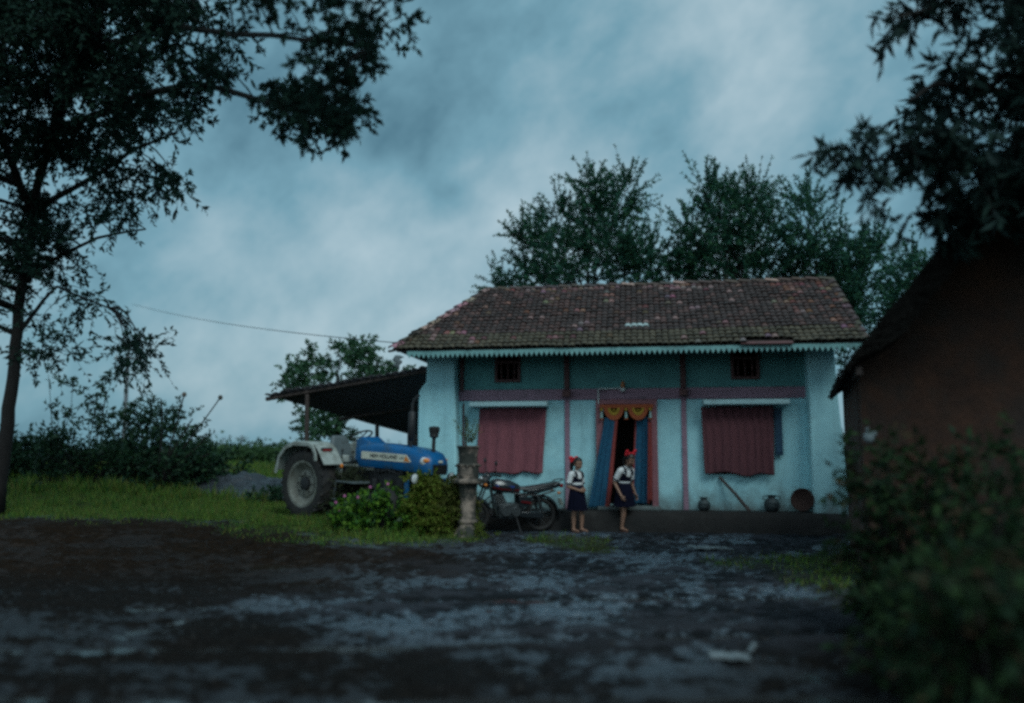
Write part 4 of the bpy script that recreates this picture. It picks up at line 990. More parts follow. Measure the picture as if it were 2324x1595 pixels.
# ------------------------------------------------------------------ people
def skinned(name, caps, mtl, parent, voxel=.006, sm_=6, mats=None):
    mb = MB()
    for c in caps:
        if c[0] == 'e': mb.ell(c[1], c[2], 16, 12, c[3] if len(c) > 3 else None)
        else:
            p0, r0, p1, r1 = c; p0, p1 = Vector(p0), Vector(p1)
            mb.cyl(p0, p1, r0, r1, 14); mb.ell(p0, r0, 14, 10); mb.ell(p1, r1, 14, 10)
    o = mb.build(name+'_src', mtl, None)
    m = o.modifiers.new('r', 'REMESH'); m.mode = 'VOXEL'; m.voxel_size = voxel; m.use_smooth_shade = True
    s = o.modifiers.new('s', 'SMOOTH'); s.iterations = sm_; s.factor = .5
    bpy.context.view_layer.update()
    dg = bpy.context.evaluated_depsgraph_get()
    me = bpy.data.meshes.new_from_object(o.evaluated_get(dg)); me.name = name
    old = o.data; bpy.data.objects.remove(o); bpy.data.meshes.remove(old)
    me.materials.clear(); me.materials.append(mtl)
    me.polygons.foreach_set('use_smooth', [True]*len(me.polygons))
    n = bpy.data.objects.new(name, me); COL.objects.link(n); n.parent = parent
    return n
def hand_caps(w, d, up, side, curl=.5, s=1.):
    """w wrist point, d finger direction, up = back of the hand normal, side = thumb side"""
    w = Vector(w); d = Vector(d).normalized(); side = Vector(side); side = (side - d*side.dot(d)).normalized(); pn = d.cross(side).normalized()
    if pn.dot(Vector(up)) > 0: pn = -pn      # palm normal, away from the back
    c = []; L = .062*s
    for k in range(4):
        o = side*(.024 - .016*k)*s
        c.append((w + o*.6, .0125*s, w + d*L + o, .0105*s))
        fl = (.052, .058, .054, .042)[k]*s; a = curl*(.8 + .15*k)
        q0 = w + d*L + o; q1 = q0 + (d*math.cos(a) + pn*math.sin(a))*fl*.5; q2 = q1 + (d*math.cos(2*a) + pn*math.sin(2*a))*fl*.3; q3 = q2 + (d*math.cos(2.6*a) + pn*math.sin(2.6*a))*fl*.25
        c += [(q0, .0085*s, q1, .0078*s), (q1, .0078*s, q2, .0072*s), (q2, .0072*s, q3, .0062*s)]
    t0 = w + d*L*.3 + side*.026*s; t1 = t0 + (d*.7 + side*.6 + pn*.35).normalized()*.032*s; t2 = t1 + (d*.95 + side*.1 + pn*.4).normalized()*.026*s
    c += [(w, .013*s, t0, .012*s), (t0, .011*s, t1, .009*s), (t1, .009*s, t2, .0072*s)]
    return c
def head_caps(c, f, hw=1.):
    """head centred c, rotation matrix f (x forward)"""
    P = lambda x, y, z: c + f @ Vector((x*hw, y*hw, z*hw))
    return [('e', P(-.010,0,.020), (.088*hw,.072*hw,.088*hw), f), ('e', P(.018,0,-.035), (.062*hw,.058*hw,.070*hw), f), ('e', P(.050,0,-.078), (.028*hw,.030*hw,.026*hw), f),
            (P(.078,0,.010), .009*hw, P(.092,0,-.022), .0135*hw), ('e', P(.055,.034,-.03), (.024*hw,.022*hw,.026*hw), f), ('e', P(.055,-.034,-.03), (.024*hw,.022*hw,.026*hw), f),
            ('e', P(-.008,.074,-.012), (.018*hw,.010*hw,.028*hw), f), ('e', P(-.008,-.074,-.012), (.018*hw,.010*hw,.028*hw), f)]
def face(c, f, root):
    P = lambda x, y, z: c + f @ Vector((x, y, z))
    for s in (-1, 1):
        MB().ell(P(.074, s*.030, .008), (.009,.014,.0075), 10, 8, f).build('eye', M['eye'], root)
        MB().ell(P(.080, s*.032, .030), (.008,.018,.0035), 10, 6, f).build('eyebrow', M['hair'], root)
    MB().ell(P(.080, 0, -.052), (.009,.021,.007), 10, 8, f).build('mouth', M['lip'], root)
def hair_cap(c, f, root, extra=()):
    P = lambda x, y, z: c + f @ Vector((x, y, z)); mb = MB(); n, k = 36, 24; vs = []; ok = {}
    for i in range(k+1):
        th = PI*i/k
        for j in range(n):
            ph = 2*PI*j/n
            vs.append((.098*math.sin(th)*math.cos(ph), .084*math.sin(th)*math.sin(ph), .100*math.cos(th)))
    fs = []
    for i in range(k):
        for j in range(n):
            ids = (i*n+j, i*n+(j+1)%n, (i+1)*n+(j+1)%n, (i+1)*n+j)
            mx_ = sum(vs[q][0] for q in ids)/4; mz = sum(vs[q][2] for q in ids)/4; my_ = abs(sum(vs[q][1] for q in ids)/4)
            lim = .052 if mx_ > .03 else (-.015 if mx_ > -.01 else -.075)
            if mz < lim: continue
            fs.append(ids)
    mb.add([P(v[0]-.012, v[1], v[2]+.020) for v in vs], fs)
    o = mb.build('hair', M['hair'], root, ang=180)
    s = o.modifiers.new('thickness', 'SOLIDIFY'); s.thickness = .012; s.offset = -1
    return o
def bow(p, f, root, s=1.):
    p = Vector(p)
    b = MB()
    for sg in (-1, 1):
        b.ell(p + f @ Vector((0, sg*.035*s, .012*s)), (.016*s,.036*s,.026*s), 12, 8, f @ Matrix.Rotation(sg*.35, 3, 'X'))
        b.ell(p + f @ Vector((.004, sg*.028*s, -.016*s)), (.014*s,.028*s,.020*s), 12, 8, f @ Matrix.Rotation(-sg*.6, 3, 'X'))
    b.ell(p, (.018*s,.016*s,.018*s)); b.build('ribbon', M['ribbon'], root)
def skirt(root, prof, center, lean, pleats=18, seed=0):
    mb = MB(); n = pleats*6; rings = []
    N0 = len(prof)
    for inner in (0, 1):
        for i, (z, rx_, ry_) in (enumerate(prof) if not inner else reversed(list(enumerate(prof)))):
            t = i/(N0-1); ring = []
            for k in range(n):
                a = 2*PI*k/n; w = 1 + (.085*t)*math.sin(pleats*a + .6*math.sin(3*a+seed)) + .04*t*math.sin(3*a+seed*2) - (.03 if inner else 0)
                ring.append(Vector(center) + Vector((rx_*w*math.cos(a), ry_*w*math.sin(a), z)) + Vector(lean)*t)
            rings.append(ring)
    mb.loft(rings, cap=True)
    return mb.build('skirt', M['navy'], root, ang=80)
def vest(root, f, org, zb, zt, ra, rb, scoop=.07):
    """sleeveless navy bodice: closed ring with a deep scooped front and shoulder straps. f: torso rotation"""
    n, k = 48, 14; vs = []; fs = []
    for i in range(k+1):
        for j in range(n):
            a = 2*PI*j/n; front = math.cos(a)
            top = zt - scoop*(max(0, front)**2.0)*1.0 - .035*max(0, -front)**4 - .02*abs(math.sin(a))**6
            z = zb + (top-zb)*i/k; q = (z-zb)/(zt-zb)
            r0, r1 = ra[0] + (rb[0]-ra[0])*q, ra[1] + (rb[1]-ra[1])*q
            vs.append(Vector(org) + f @ Vector((r0*math.cos(a), r1*math.sin(a), z)))
    fs = [(i*n+j, i*n+(j+1)%n, (i+1)*n+(j+1)%n, (i+1)*n+j) for i in range(k) for j in range(n)]
    mb = MB(); mb.add(vs, fs); o = mb.build('pinafore_bodice', M['navy'], root, ang=80)
    s = o.modifiers.new('thickness', 'SOLIDIFY'); s.thickness = .006
    for sg in (-1, 1):
        st_ = MB(); pts = []
        for t in range(13):
            a = -1.05 + 2.1*t/12*1.5
            a = R(-20) + R(220)*t/12
            pts.append(Vector(org) + f @ Vector((math.cos(a)*(rb[0]*.84+.006), sg*(rb[1]*.60), zt - .035 + max(0, math.sin(a))*.095 - (.0 if math.sin(a) > 0 else .02))))
        for p, q in zip(pts[:-1], pts[1:]): st_.bar(p, q + (q-p)*.08, .036, .010, up=f @ Vector((0,0,1)) if False else (q-p).cross(f @ Vector((0,1,0))))
        st_.build('pinafore_strap', M['navy'], o)
    return o
def sandal(root, heel, d, L=.19):
    d = Vector(d).normalized(); heel = Vector(heel); sd_ = Vector((-d.y, d.x, 0)); mb = MB(); ring = []
    for k in range(16):
        a = 2*PI*k/16; x = .5*L - .55*L*math.cos(a); w = (.036 if math.cos(a) < 0 else .028)*math.sin(a)
        ring.append(heel + d*(x - .03) + sd_*w)
    mb.loft([[p + Vector((0,0,-.004)) for p in ring], [p + Vector((0,0,.012)) for p in ring]])
    o = mb.build('sandal', M['sandal'], root)
    mb = MB()
    c = heel + d*(L*.62)
    mb.tube([c + sd_*(.036*math.cos(a)) + Vector((0,0,.012+.042*math.sin(a))) for a in [PI*i/8 for i in range(9)]], .008, 6)
    mb.build('sandal_strap', M['sandal'], o)
I3 = Matrix.Identity(3)
# --- girl waiting beside the door: standing, hands joined at the waist
gx, gy = 1.17, 14.58
g1 = thing('person', 'girl in navy pinafore waiting left of the doorway with hands joined at her waist', 'person', (gx, gy, terrain(gx, gy)+.012), math.atan2(-.76, .65))
hc = Vector((.025, 0, 1.205)); hf = Matrix.Rotation(R(-6), 3, 'Z') @ Matrix.Rotation(R(10), 3, 'Y')
caps = head_caps(hc, hf, .96) + [((-.012,0,1.13), .036, (-.02,0,1.04), .040)]
caps += [('e', (-.02,0,.97), (.075,.105,.11)), ('e', (-.01,0,.82), (.078,.095,.12)), ('e', (-.015,0,.70), (.085,.105,.09)), ((-.02,-.10,1.03), .042, (-.02,.10,1.03), .042)]
for s in (-1, 1):
    fx = .05 if s > 0 else -.02
    caps += [((-.01,s*.058,.68), .072, (.0+fx*.5,s*.062,.38), .048), ((.0+fx*.5,s*.062,.38), .046, (-.01+fx,s*.066,.27), .044), ((-.01+fx,s*.066,.27), .044, (-.02+fx,s*.066,.07), .028),
             ((-.03+fx,s*.066,.05), .030, (.05+fx,s*.072,.034), .024), ((.05+fx,s*.072,.034), .024, (.105+fx,s*.076,.024), .018)]
    sh_, el, wr = Vector((-.025,s*.135,1.02)), Vector((-.055,s*.172,.80)), Vector((.135,s*.062,.735))
    caps += [(sh_, .038, el, .030), (el, .029, wr, .019)]
    caps += hand_caps(wr, (.55,-s*.8,.02), (.8,s*.3,.5), (.1,0,1), .55, .92)
skinned('body', caps, M['skin'], g1, .0052)
face(hc, hf, g1); hair_cap(hc, hf, g1)
pt = MB().tube([hc + hf @ Vector((-.10,0,.045)), hc + hf @ Vector((-.155,-.01,.02)), hc + hf @ Vector((-.165,-.01,-.06)), hc + hf @ Vector((-.15,-.01,-.15)), hc + hf @ Vector((-.135,-.01,-.19))], [.026,.036,.038,.028,.008], 12).build('ponytail', M['hair'], g1)
bow(hc + hf @ Vector((-.125,-.012,.055)), hf, g1, 1.6)
skinned('blouse', [('e', (-.02,0,.96), (.090,.120,.115)), ('e', (-.01,0,.86), (.088,.106,.09)), ((-.02,-.10,1.03), .052, (-.02,.10,1.03), .052), ((-.015,0,1.055), .052, (-.015,0,1.075), .043)] +
        [((-.025,s*.13,1.015), .052, (-.048,s*.165,.865), .050) for s in (-1,1)], M['blouse'], g1, .007)
vest(g1, I3, (-.02,0,0), .865, 1.02, (.094,.114), (.108,.128), .085)
MB().lathe([(.096,.825),(.1,.835),(.1,.865),(.096,.872)], 32, Matrix.Translation((-.012,0,0)) @ Matrix.Diagonal((.98,1.13,1,1)), cap=False).build('belt', M['blouse'], g1)
skirt(g1, [(.835,.095,.112), (.78,.112,.130), (.65,.135,.152), (.50,.152,.170), (.385,.165,.182)], (-.012,0,0), (.012,0,0), 16, 1)
for s in (-1, 1):
    MB().tube([Vector((-.048,s*.165,.862)) + Vector((.052*math.cos(a), .052*math.sin(a)*.95, -.004)) for a in [2*PI*i/16 for i in range(17)]], .010, 6).build('sleeve_cuff', M['navy'], g1)
    fx = .05 if s > 0 else -.02
    sandal(g1, (-.045+fx, s*.068, -.004), (1,s*.06,0))
# --- girl stepping down from the doorway
gx, gy = 2.03, 14.76
g2 = thing('person', 'girl in navy pinafore stepping down from the doorway, red ribbons in her hair', 'person', (gx, gy, terrain(gx, gy)+.012), math.atan2(-.80, .60))
lean = Matrix.Rotation(R(12), 3, 'Y')
hip = Vector((-.02, 0, .735)); TP = lambda x, y, z: hip + lean @ Vector((x, y, z))
hc = TP(.07, 0, .565); hf = lean @ Matrix.Rotation(R(8), 3, 'Z') @ Matrix.Rotation(R(16), 3, 'Y')
caps = head_caps(hc, hf, .98) + [(TP(.035,0,.50), .037, TP(.0,0,.39), .042), ('e', TP(0,0,.29), (.080,.112,.125), lean), ('e', TP(.0,0,.13), (.080,.10,.12), lean), ('e', TP(0,0,.02), (.09,.112,.09), lean), (TP(0,-.11,.365), .044, TP(0,.11,.365), .044)]
# front leg on the ground, rear foot still on the plinth edge
caps += [((-.01,-.06,.72), .076, (.055,-.062,.40), .050), ((.055,-.062,.40), .047, (.035,-.064,.28), .046), ((.035,-.064,.28), .045, (-.005,-.066,.075), .029), ((-.015,-.066,.055), .031, (.065,-.066,.036), .025), ((.065,-.066,.036), .025, (.125,-.066,.026), .018)]
caps += [((-.02,.06,.72), .076, (.10,.072,.50), .052), ((.10,.072,.50), .048, (.02,.076,.455), .045), ((.02,.076,.455), .044, (-.17,.085,.43), .030), ((-.18,.085,.44), .030, (-.165,.09,.385), .027), ((-.165,.09,.385), .026, (-.085,.09,.372), .020)]
arms = [(-1, TP(0,-.145,.345), TP(-.055,-.195,.13), TP(.135,-.165,-.075)), (1, TP(0,.145,.345), TP(-.02,.20,.12), TP(.09,.235,-.07))]
for s, a, b, c in arms:
    caps += [(a, .040, b, .031), (b, .030, c, .020)]
    caps += hand_caps(c, (c-b).normalized() + Vector((.1,0,-.15)), (-.2,s*1.,.1), (1,0,.2), .35, .98)
skinned('body', caps, M['skin'], g2, .0052)
face(hc, hf, g2); hair_cap(hc, hf, g2)
for s in (-1, 1):
    bow(hc + hf @ Vector((-.045, s*.072, .098)), hf @ Matrix.Rotation(s*.5, 3, 'X'), g2, 1.5)
    MB().tube([hc + hf @ Vector((-.06,s*.075,.06)), hc + hf @ Vector((-.065,s*.095,-.02)), hc + hf @ Vector((-.05,s*.085,-.10)), hc + hf @ Vector((-.06,s*.07,.0))], [.018,.022,.016,.016], 10).build('plait', M['hair'], g2)
skinned('blouse', [('e', TP(0,0,.28), (.094,.126,.125), lean), ('e', TP(.0,0,.17), (.090,.110,.09), lean), (TP(0,-.11,.365), .054, TP(0,.11,.365), .054), (TP(.005,0,.40), .054, TP(.012,0,.425), .044)] +
        [(a.lerp(b, 0), .055, a.lerp(b, .68), .053) for s, a, b, c in arms], M['blouse'], g2, .007)
vest(g2, lean, hip, .165, .355, (.098,.118), (.112,.134), .10)
MB().lathe([(.100,.125),(.104,.135),(.104,.165),(.100,.172)], 32, Matrix.Translation(hip) @ lean.to_4x4() @ Matrix.Diagonal((.98,1.13,1,1)), cap=False).build('belt', M['blouse'], g2)
skirt(g2, [(.86,.100,.118), (.80,.118,.136), (.68,.142,.162), (.55,.165,.182), (.44,.182,.198)], TP(.006,0,0) - Vector((0,0,hip.z)) + Vector((.025,0,0)), (-.01,0,0), 16, 2)
for s, a, b, c in arms:
    q = a.lerp(b, .70); d = (b-a).normalized(); x = d.orthogonal().normalized(); y = d.cross(x)
    MB().tube([q + (x*math.cos(t) + y*math.sin(t))*.054 for t in [2*PI*i/16 for i in range(17)]], .010, 6).build('sleeve_cuff', M['navy'], g2)
sandal(g2, (-.03,-.066,-.004), (1,0,0)); sandal(g2, (-.205,.088,.352), (1,.03,0), .17)

# ------------------------------------------------------------------ loose things on the ground
def rock(name, loc, s, mtl, label, cat, flat=.6, seed=0, group=None):
    bm = bmesh.new(); bmesh.ops.create_icosphere(bm, subdivisions=3, radius=1)
    for v in bm.verts:
        k = 1 + .35*noise.noise(v.co*1.3 + Vector((seed*3.1, 0, 0))) + .12*noise.noise(v.co*4 + Vector((seed, 5, 0)))
        v.co = Vector((v.co.x*k*s[0], v.co.y*k*s[1], v.co.z*k*s[2]))
    me = bpy.data.meshes.new(name); bm.to_mesh(me); bm.free(); me.materials.append(mtl); me.polygons.foreach_set('use_smooth', [True]*len(me.polygons))
    o = bpy.data.objects.new(name, me); COL.objects.link(o); o.location = loc; o.rotation_euler = (0,0,seed)
    return tag(o, label, cat, group)
g = at_ground(1394, 1203); rock('stone', (g.x, g.y, g.z+.02), (.07,.05,.035), M['stone'], 'small pale stone on the ground at the stepping girl\'s feet', 'stone', seed=2)
for i, (px, py, w, lab) in enumerate(((1655,1500,.14,'flat white plastic scrap lying in the wet yard'), (1712,1478,.05,'tiny white scrap standing beside the flat white scrap'), (1612,1248,.32,'pale flat board lying near the house in the yard'))):
    g = at_ground(px, py); mb = MB(); n = 10; rings = []
    for k in range(n+1):
        x = (k/n-.5)*2*w; d = w*.42*(1+.25*noise.noise(Vector((k*.6, i, 0))))
        z = .03 + .012*noise.noise(Vector((k*.5, i*3, 2)))
        rings.append([(x,-d,z),(x,d,z+.01),(x,d,z-.015),(x,-d,z-.015)])
    o = mb.loft(rings).build('scrap', M['scrap']); o.location = (g.x, g.y, g.z + .005); o.rotation_euler = (0, .06 if i != 1 else -.9, .2*i - .1)
    tag(o, lab, 'scrap')
cv, cf = [], []; mb = MB()
for k in range(2600):
    x, y = rnd.uniform(-6, 4.5), 2.5 + 11.8*rnd.random()**1.2
    if grass_cover(x, y) > .6: continue
    s = rnd.uniform(.006, .022)*(1.5 if rnd.random() < .06 else 1); rot = Euler((rnd.uniform(0,3), rnd.uniform(0,3), rnd.uniform(0,3))).to_matrix()
    z = terrain(x, y) + mud_relief(x, y)
    base = [Vector((a,b,c)) for a, b, c in ((1,0,0),(-1,0,0),(0,1,0),(0,-1,0),(0,0,1),(0,0,-1))]
    mb.add([rot @ Vector((v.x*s*rnd.uniform(.7,1.4), v.y*s*rnd.uniform(.7,1.4), v.z*s*rnd.uniform(.4,.9))) + Vector((x,y,z+s*.25)) for v in base],
           [(0,2,4),(2,1,4),(1,3,4),(3,0,4),(2,0,5),(1,2,5),(3,1,5),(0,3,5)])
tag(mb.build('dirt_clods', M['plinth'], smooth=False), 'small clods of earth and stones scattered over the wet yard', 'clods', kind='stuff')
# heap of wet gravel behind the tractor
a, b = at_ground(470, 1135), at_ground(650, 1150)
c0 = at_ground(560, 1128); hp = MB(); n = 46; wx, wy, hh = 1.9, 1.2, .62
vs = []
for j in range(n+1):
    for i in range(n+1):
        x, y = (i/n-.5)*2, (j/n-.5)*2; r = math.sqrt(x*x+y*y)
        z = hh*max(0, 1-r)**.6*(.8+.55*noise.noise(Vector((x*2.6,y*2.6,1)))) + .12*noise.noise(Vector((x*7,y*7,4)))*max(0,1-r) + .05*noise.noise(Vector((x*17,y*17,4))) - .06
        X, Y = c0.x + x*wx, c0.y + .6 + y*wy
        vs.append((X, Y, terrain(X, Y) + z))
hp.add(vs, [(j*(n+1)+i, j*(n+1)+i+1, (j+1)*(n+1)+i+1, (j+1)*(n+1)+i) for j in range(n) for i in range(n)])
tag(hp.build('gravel_heap', M['gravel'], ang=180), 'low heap of wet grey gravel behind the tractor', 'heap')
# ------------------------------------------------------------------ hut at the right
hs = at(1917, 832, 8.0); HY = R(20)
hut = thing('mud_hut', 'dark brown mud-walled hut with a steep thatched gable at the right edge', 'hut', (hs.x, hs.y, terrain(hs.x, hs.y)-.05), -HY)
z0 = hs.z - hut.location.z       # eave height in hut coordinates; local x along the gable, y backwards
apx, apz = 2.25, z0 + 2.25*1.24
w = MB(); wl_, wr_ = .17, 4.33
w.prism([(wl_, 0), (wr_, 0), (wr_, z0+.10), (apx, apz-.42), (wl_, z0+.10)], .75, 1.05)
w.box((wl_+.15, 3.1, (z0+.1)/2), (.3, 3.7, z0+.1)).box((wr_-.15, 3.1, (z0+.1)/2), (.3, 3.7, z0+.1))
wall_o = w.build('wall', M['mudwall'], hut, smooth=False)
for sgn in (-1, 1):
    r = MB(); n = 40; rings = []
    x0, x1 = (0, apx) if sgn < 0 else (2*apx, apx)
    for i in range(n+1):
        t = i/n; x = x0 + (x1-x0)*t; z = z0 + (apz-z0)*t
        k = .035*noise.noise(Vector((t*9, sgn*3, 0))) + .02*noise.noise(Vector((t*25, sgn*3, 4)))
        th = .05 + .30*sm(0, .25, t)
        rings.append([(x, k, z+.02+k), (x, 5.2, z+.02), (x, 5.2, z-th), (x, k+.03, z-th+k*.6)])
    r.loft(rings)
    for k in range(420):
        t = rnd.random(); x = x0 + (x1-x0)*t; z = z0 + (apz-z0)*t; th = .05 + .30*sm(0, .25, t); a = rnd.uniform(0, 1)
        p = Vector((x, rnd.uniform(-.02,.05), z - th*a)); r.bar(p, p + Vector((rnd.uniform(-.10,.02)*sgn*-1, -rnd.uniform(.01,.05), -rnd.uniform(.0,.05))), .012, .008)
    for k in range(260):
        p = Vector((x0 + rnd.uniform(-.03,.03), rnd.uniform(0, 5.), z0 + rnd.uniform(-.02,.02))); r.bar(p, p + Vector((sgn*rnd.uniform(.0,.03), rnd.uniform(-.05,.05), -rnd.uniform(.0,.03))), .012, .008)
    r.build('roof', M['thatch'], hut, smooth=False)
for t in (.06, .34, .62, .9): MB().bar((apx*t, .12, z0 + (apz-z0)*t - .20), (apx*t, .9, z0 + (apz-z0)*t - .20), .06, .08).build('purlin', M['wood'], hut)
wb = at(1971, 992, 7.4)
tag(MB().ell(wb, (.05,.04,.055), 16, 10).ell(wb + Vector((.035,0,.03)), (.04,.03,.03)).ell(wb + Vector((-.01,0,.07)), (.015,.015,.02)).build('white_bundle', M['rag']), 'small white cloth bundle hanging by the corner of the mud hut', 'bundle')

# ------------------------------------------------------------------ trees and shrubs
def in_poly(x, y, P):
    c = False; j = len(P)-1
    for i in range(len(P)):
        if (P[i][1] > y) != (P[j][1] > y) and x < (P[j][0]-P[i][0])*(y-P[i][1])/(P[j][1]-P[i][1]) + P[i][0]: c = not c
        j = i
    return c
def poly_points(P, n, gap=.0, gs=150., seed=0):
    X = [p[0] for p in P]; Y = [p[1] for p in P]; out = []; k = 0
    while len(out) < n and k < n*60:
        k += 1
        x, y = rnd.uniform(min(X), max(X)), rnd.uniform(min(Y), max(Y))
        if in_poly(x, y, P) and noise.noise(Vector((x/gs, y/gs, seed))) > gap(x, y) if callable(gap) else in_poly(x, y, P) and noise.noise(Vector((x/gs, y/gs, seed))) > gap: out.append((x, y))
    return out
def tree(name, label, group, base, limbs, clusters, leaf, bark='bark', twl=.4, nleaf=14, lsize=.09, lw=.35, ntw=10, rad=.3, out=1., up=.1, rand=.6, droop=.35, twigw=.006, connect=True, cat='tree', rpow=.6, crown='crown'):
    """limbs: list of (points, r0, r1) in world space; clusters: world points"""
    root = thing(name, label, cat, base, 0, group); o = Vector(base)
    tb = MB(); nodes_ = []
    for pts, r0, r1 in limbs:
        P = [Vector(p) for p in pts]; fine = []
        for a, b in zip(P[:-1], P[1:]):
            for t in (0, .34, .67): fine.append(a.lerp(b, t) + Vector((noise.noise(a*2.1 + Vector((t,0,0))), noise.noise(a*1.7 + Vector((0,t,3))), 0))*(.10 if t else .0)*min(1, (b-a).length))
        fine.append(P[-1]); m = len(fine)
        tb.tube([p - o for p in fine], [r0 + (r1-r0)*(i/(m-1))**.8 for i in range(m)], 9)
        nodes_ += fine
    if connect:
        for c in clusters:
            c = Vector(c); p = min(nodes_, key=lambda q: (q-c).length + max(0, q.z - c.z)*.3)
            L = (c-p).length
            if L > .05: tb.tube([q - o for q in curve(p, c, Vector((0,0,.12*L)), 4)], [max(.008, .018*L), .007 + .008*L, .007 + .004*L, .006, .005], 5)
    tb.build('trunk', M[bark], root, ang=180)
    n_ = ntw if hasattr(ntw, '__len__') else [ntw]*len(clusters)
    r_ = rad if isinstance(rad, list) else [rad]*len(clusters)
    Q, K = twigs([np.array(c) for c in clusters], r_, n_, twl, nleaf, lsize, lw, out=out, up=up, rand=rand, droop=droop, twigw=twigw, rpow=rpow)
    quadmesh(crown, Q - np.array(o).reshape(1,1,3), [M[leaf], M[bark]], root, K)
    return root
# big tree at the left, overhanging the yard
P1 = [(-420,-420),(1000,-420),(990,-60),(950,20),(905,70),(880,110),(850,190),(800,215),(760,180),(700,200),(640,210),(590,250),(500,262),(420,330),(395,420),(425,500),(400,585),(350,640),(300,690),(325,720),(285,770),(225,800),(180,770),(90,760),(60,720),(-60,800),(-420,760)]
P2 = [(600,262),(700,225),(790,240),(830,300),(815,335),(730,305),(690,320),(630,325)]
P3 = [(250,790),(330,800),(345,840),(290,850)]
P4 = [(50,760),(170,800),(160,860),(60,850)]
P0 = [(-420,-420),(560,-420),(620,40),(520,180),(380,250),(300,330),(120,420),(-420,420)]
def YL(x, y): return 15.4 - 5.8*sm(60, 800, x) - 2.6*sm(560, -60, y)
def gapf(x, y): return -.20 + .25*sm(60, 600, y) + .20*sm(150, 560, x) - .15*sm(40, -100, y)
cl = []
for x, y in poly_points(P1, 600, gapf, 80., 3) + poly_points(P0, 210, -.22, 110., 9) + poly_points(P2, 34, -.3, 60., 5) + poly_points(P3, 7, -.8) + poly_points(P4, 6, -.5):
    cl.append(at(x, y - 30, YL(x, y) + rnd.uniform(-1.3, 1.3)))
LT = lambda *p: [at(*q) for q in p]
LL = lambda *p: [at(q[0], q[1], YL(q[0], q[1])) for q in p]
tb0 = at(8, 985, 15.6); tb0.z = terrain(tb0.x, tb0.y)
limbs = [([tb0] + LL((18,960,15.6),(30,860,15.5),(40,750,15.4),(55,620,15.3),(75,480,15.1),(120,300,14.7),(190,120,14.2),(260,-60,13.6)), .135, .055),
         (LL((55,640,15.3),(120,590,15.1),(220,540,14.8),(330,520,14.5)), .06, .015), (LL((38,760,15.4),(85,700,15.3),(130,650,15.2),(250,700,14.8)), .05, .014),
         (LL((75,480,15.1),(180,420,14.6),(300,340,14.1),(400,300,13.6)), .07, .016), (LL((120,300,14.7),(280,230,14.0),(450,190,13.3),(640,240,12.6),(740,270,12.2)), .08, .016),
         (LL((190,120,14.2),(400,60,13.2),(620,80,12.4),(840,110,11.9)), .07, .014), (LL((260,-60,13.6),(500,-120,12.6),(760,-60,12.0),(930,-10,11.7)), .06, .012), (LL((75,480,15.1),(0,300,15.6),(-150,100,16),(-250,-100,16)), .09, .03), (LL((120,300,14.7),(150,100,14.8),(100,-150,14.8)), .08, .03)]
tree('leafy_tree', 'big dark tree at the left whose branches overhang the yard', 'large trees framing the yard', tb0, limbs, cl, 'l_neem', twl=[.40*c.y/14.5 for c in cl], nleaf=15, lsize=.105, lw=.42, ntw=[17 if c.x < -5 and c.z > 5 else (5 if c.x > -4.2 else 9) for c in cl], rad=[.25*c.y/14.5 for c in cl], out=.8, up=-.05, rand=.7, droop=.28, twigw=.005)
# tree over the hut at the right, long hanging leaves
P5 = [(2720,-300),(2180,-300),(2190,20),(2165,90),(2190,140),(2150,200),(2090,235),(2030,250),(2010,290),(1960,310),(1920,345),(1950,385),(1945,420),(2010,425),(2060,425),(2100,440),(2150,460),(2210,420),(2300,410),(2400,460),(2720,480)]
cl = [at(x + 62, y - 25, 7.4 + rnd.uniform(-.8, .8)) for x, y in poly_points(P5, 190, lambda x, y: -.24 + .24*(1-sm(1950, 2323, x)), 90., 8)]
cl += [at(p[0]+35, p[1]-20, p[2]-2.2) for p in ((1905,330,9.4),(1915,370,9.3),(2040,40,9.3),(2010,60,9.3),(2110,30,9.5),(2120,165,9.4),(2170,480,9.7),(2230,500,9.8),(2090,520,9.9),(2280,480,9.8),(1930,460,9.6),(2050,500,9.7))]
rb = Vector((6.6, 8.4, terrain(6.6, 8.4)))
limbs = [([rb] + LT((2500,700,8.2),(2440,500,8.1),(2400,330,7.9),(2360,150,7.7),(2330,-80,7.5)), .20, .06), (LT((2420,420,8.0),(2280,380,7.7),(2120,360,7.4),(1960,365,7.1)), .07, .012), (LT((2380,240,7.8),(2240,200,7.5),(2120,190,7.2),(2060,230,7.1)), .06, .012), (LT((2340,0,7.6),(2250,-60,7.4),(2120,20,7.1),(2020,45,7.0)), .06, .010), (LT((2430,460,8.0),(2300,460,7.7),(2180,475,7.5),(2080,510,7.5)), .05, .010), (LT((2360,150,7.7),(2500,50,7.7),(2600,-100,7.7)), .07, .03)]
tree('drooping_tree', 'dark tree with long hanging leaves above the mud hut', 'large trees framing the yard', rb, limbs, cl, 'l_mango', twl=.26, nleaf=14, lsize=.17, lw=.25, ntw=9, rad=.17, out=.9, up=.0, rand=.6, droop=.42, twigw=.006)
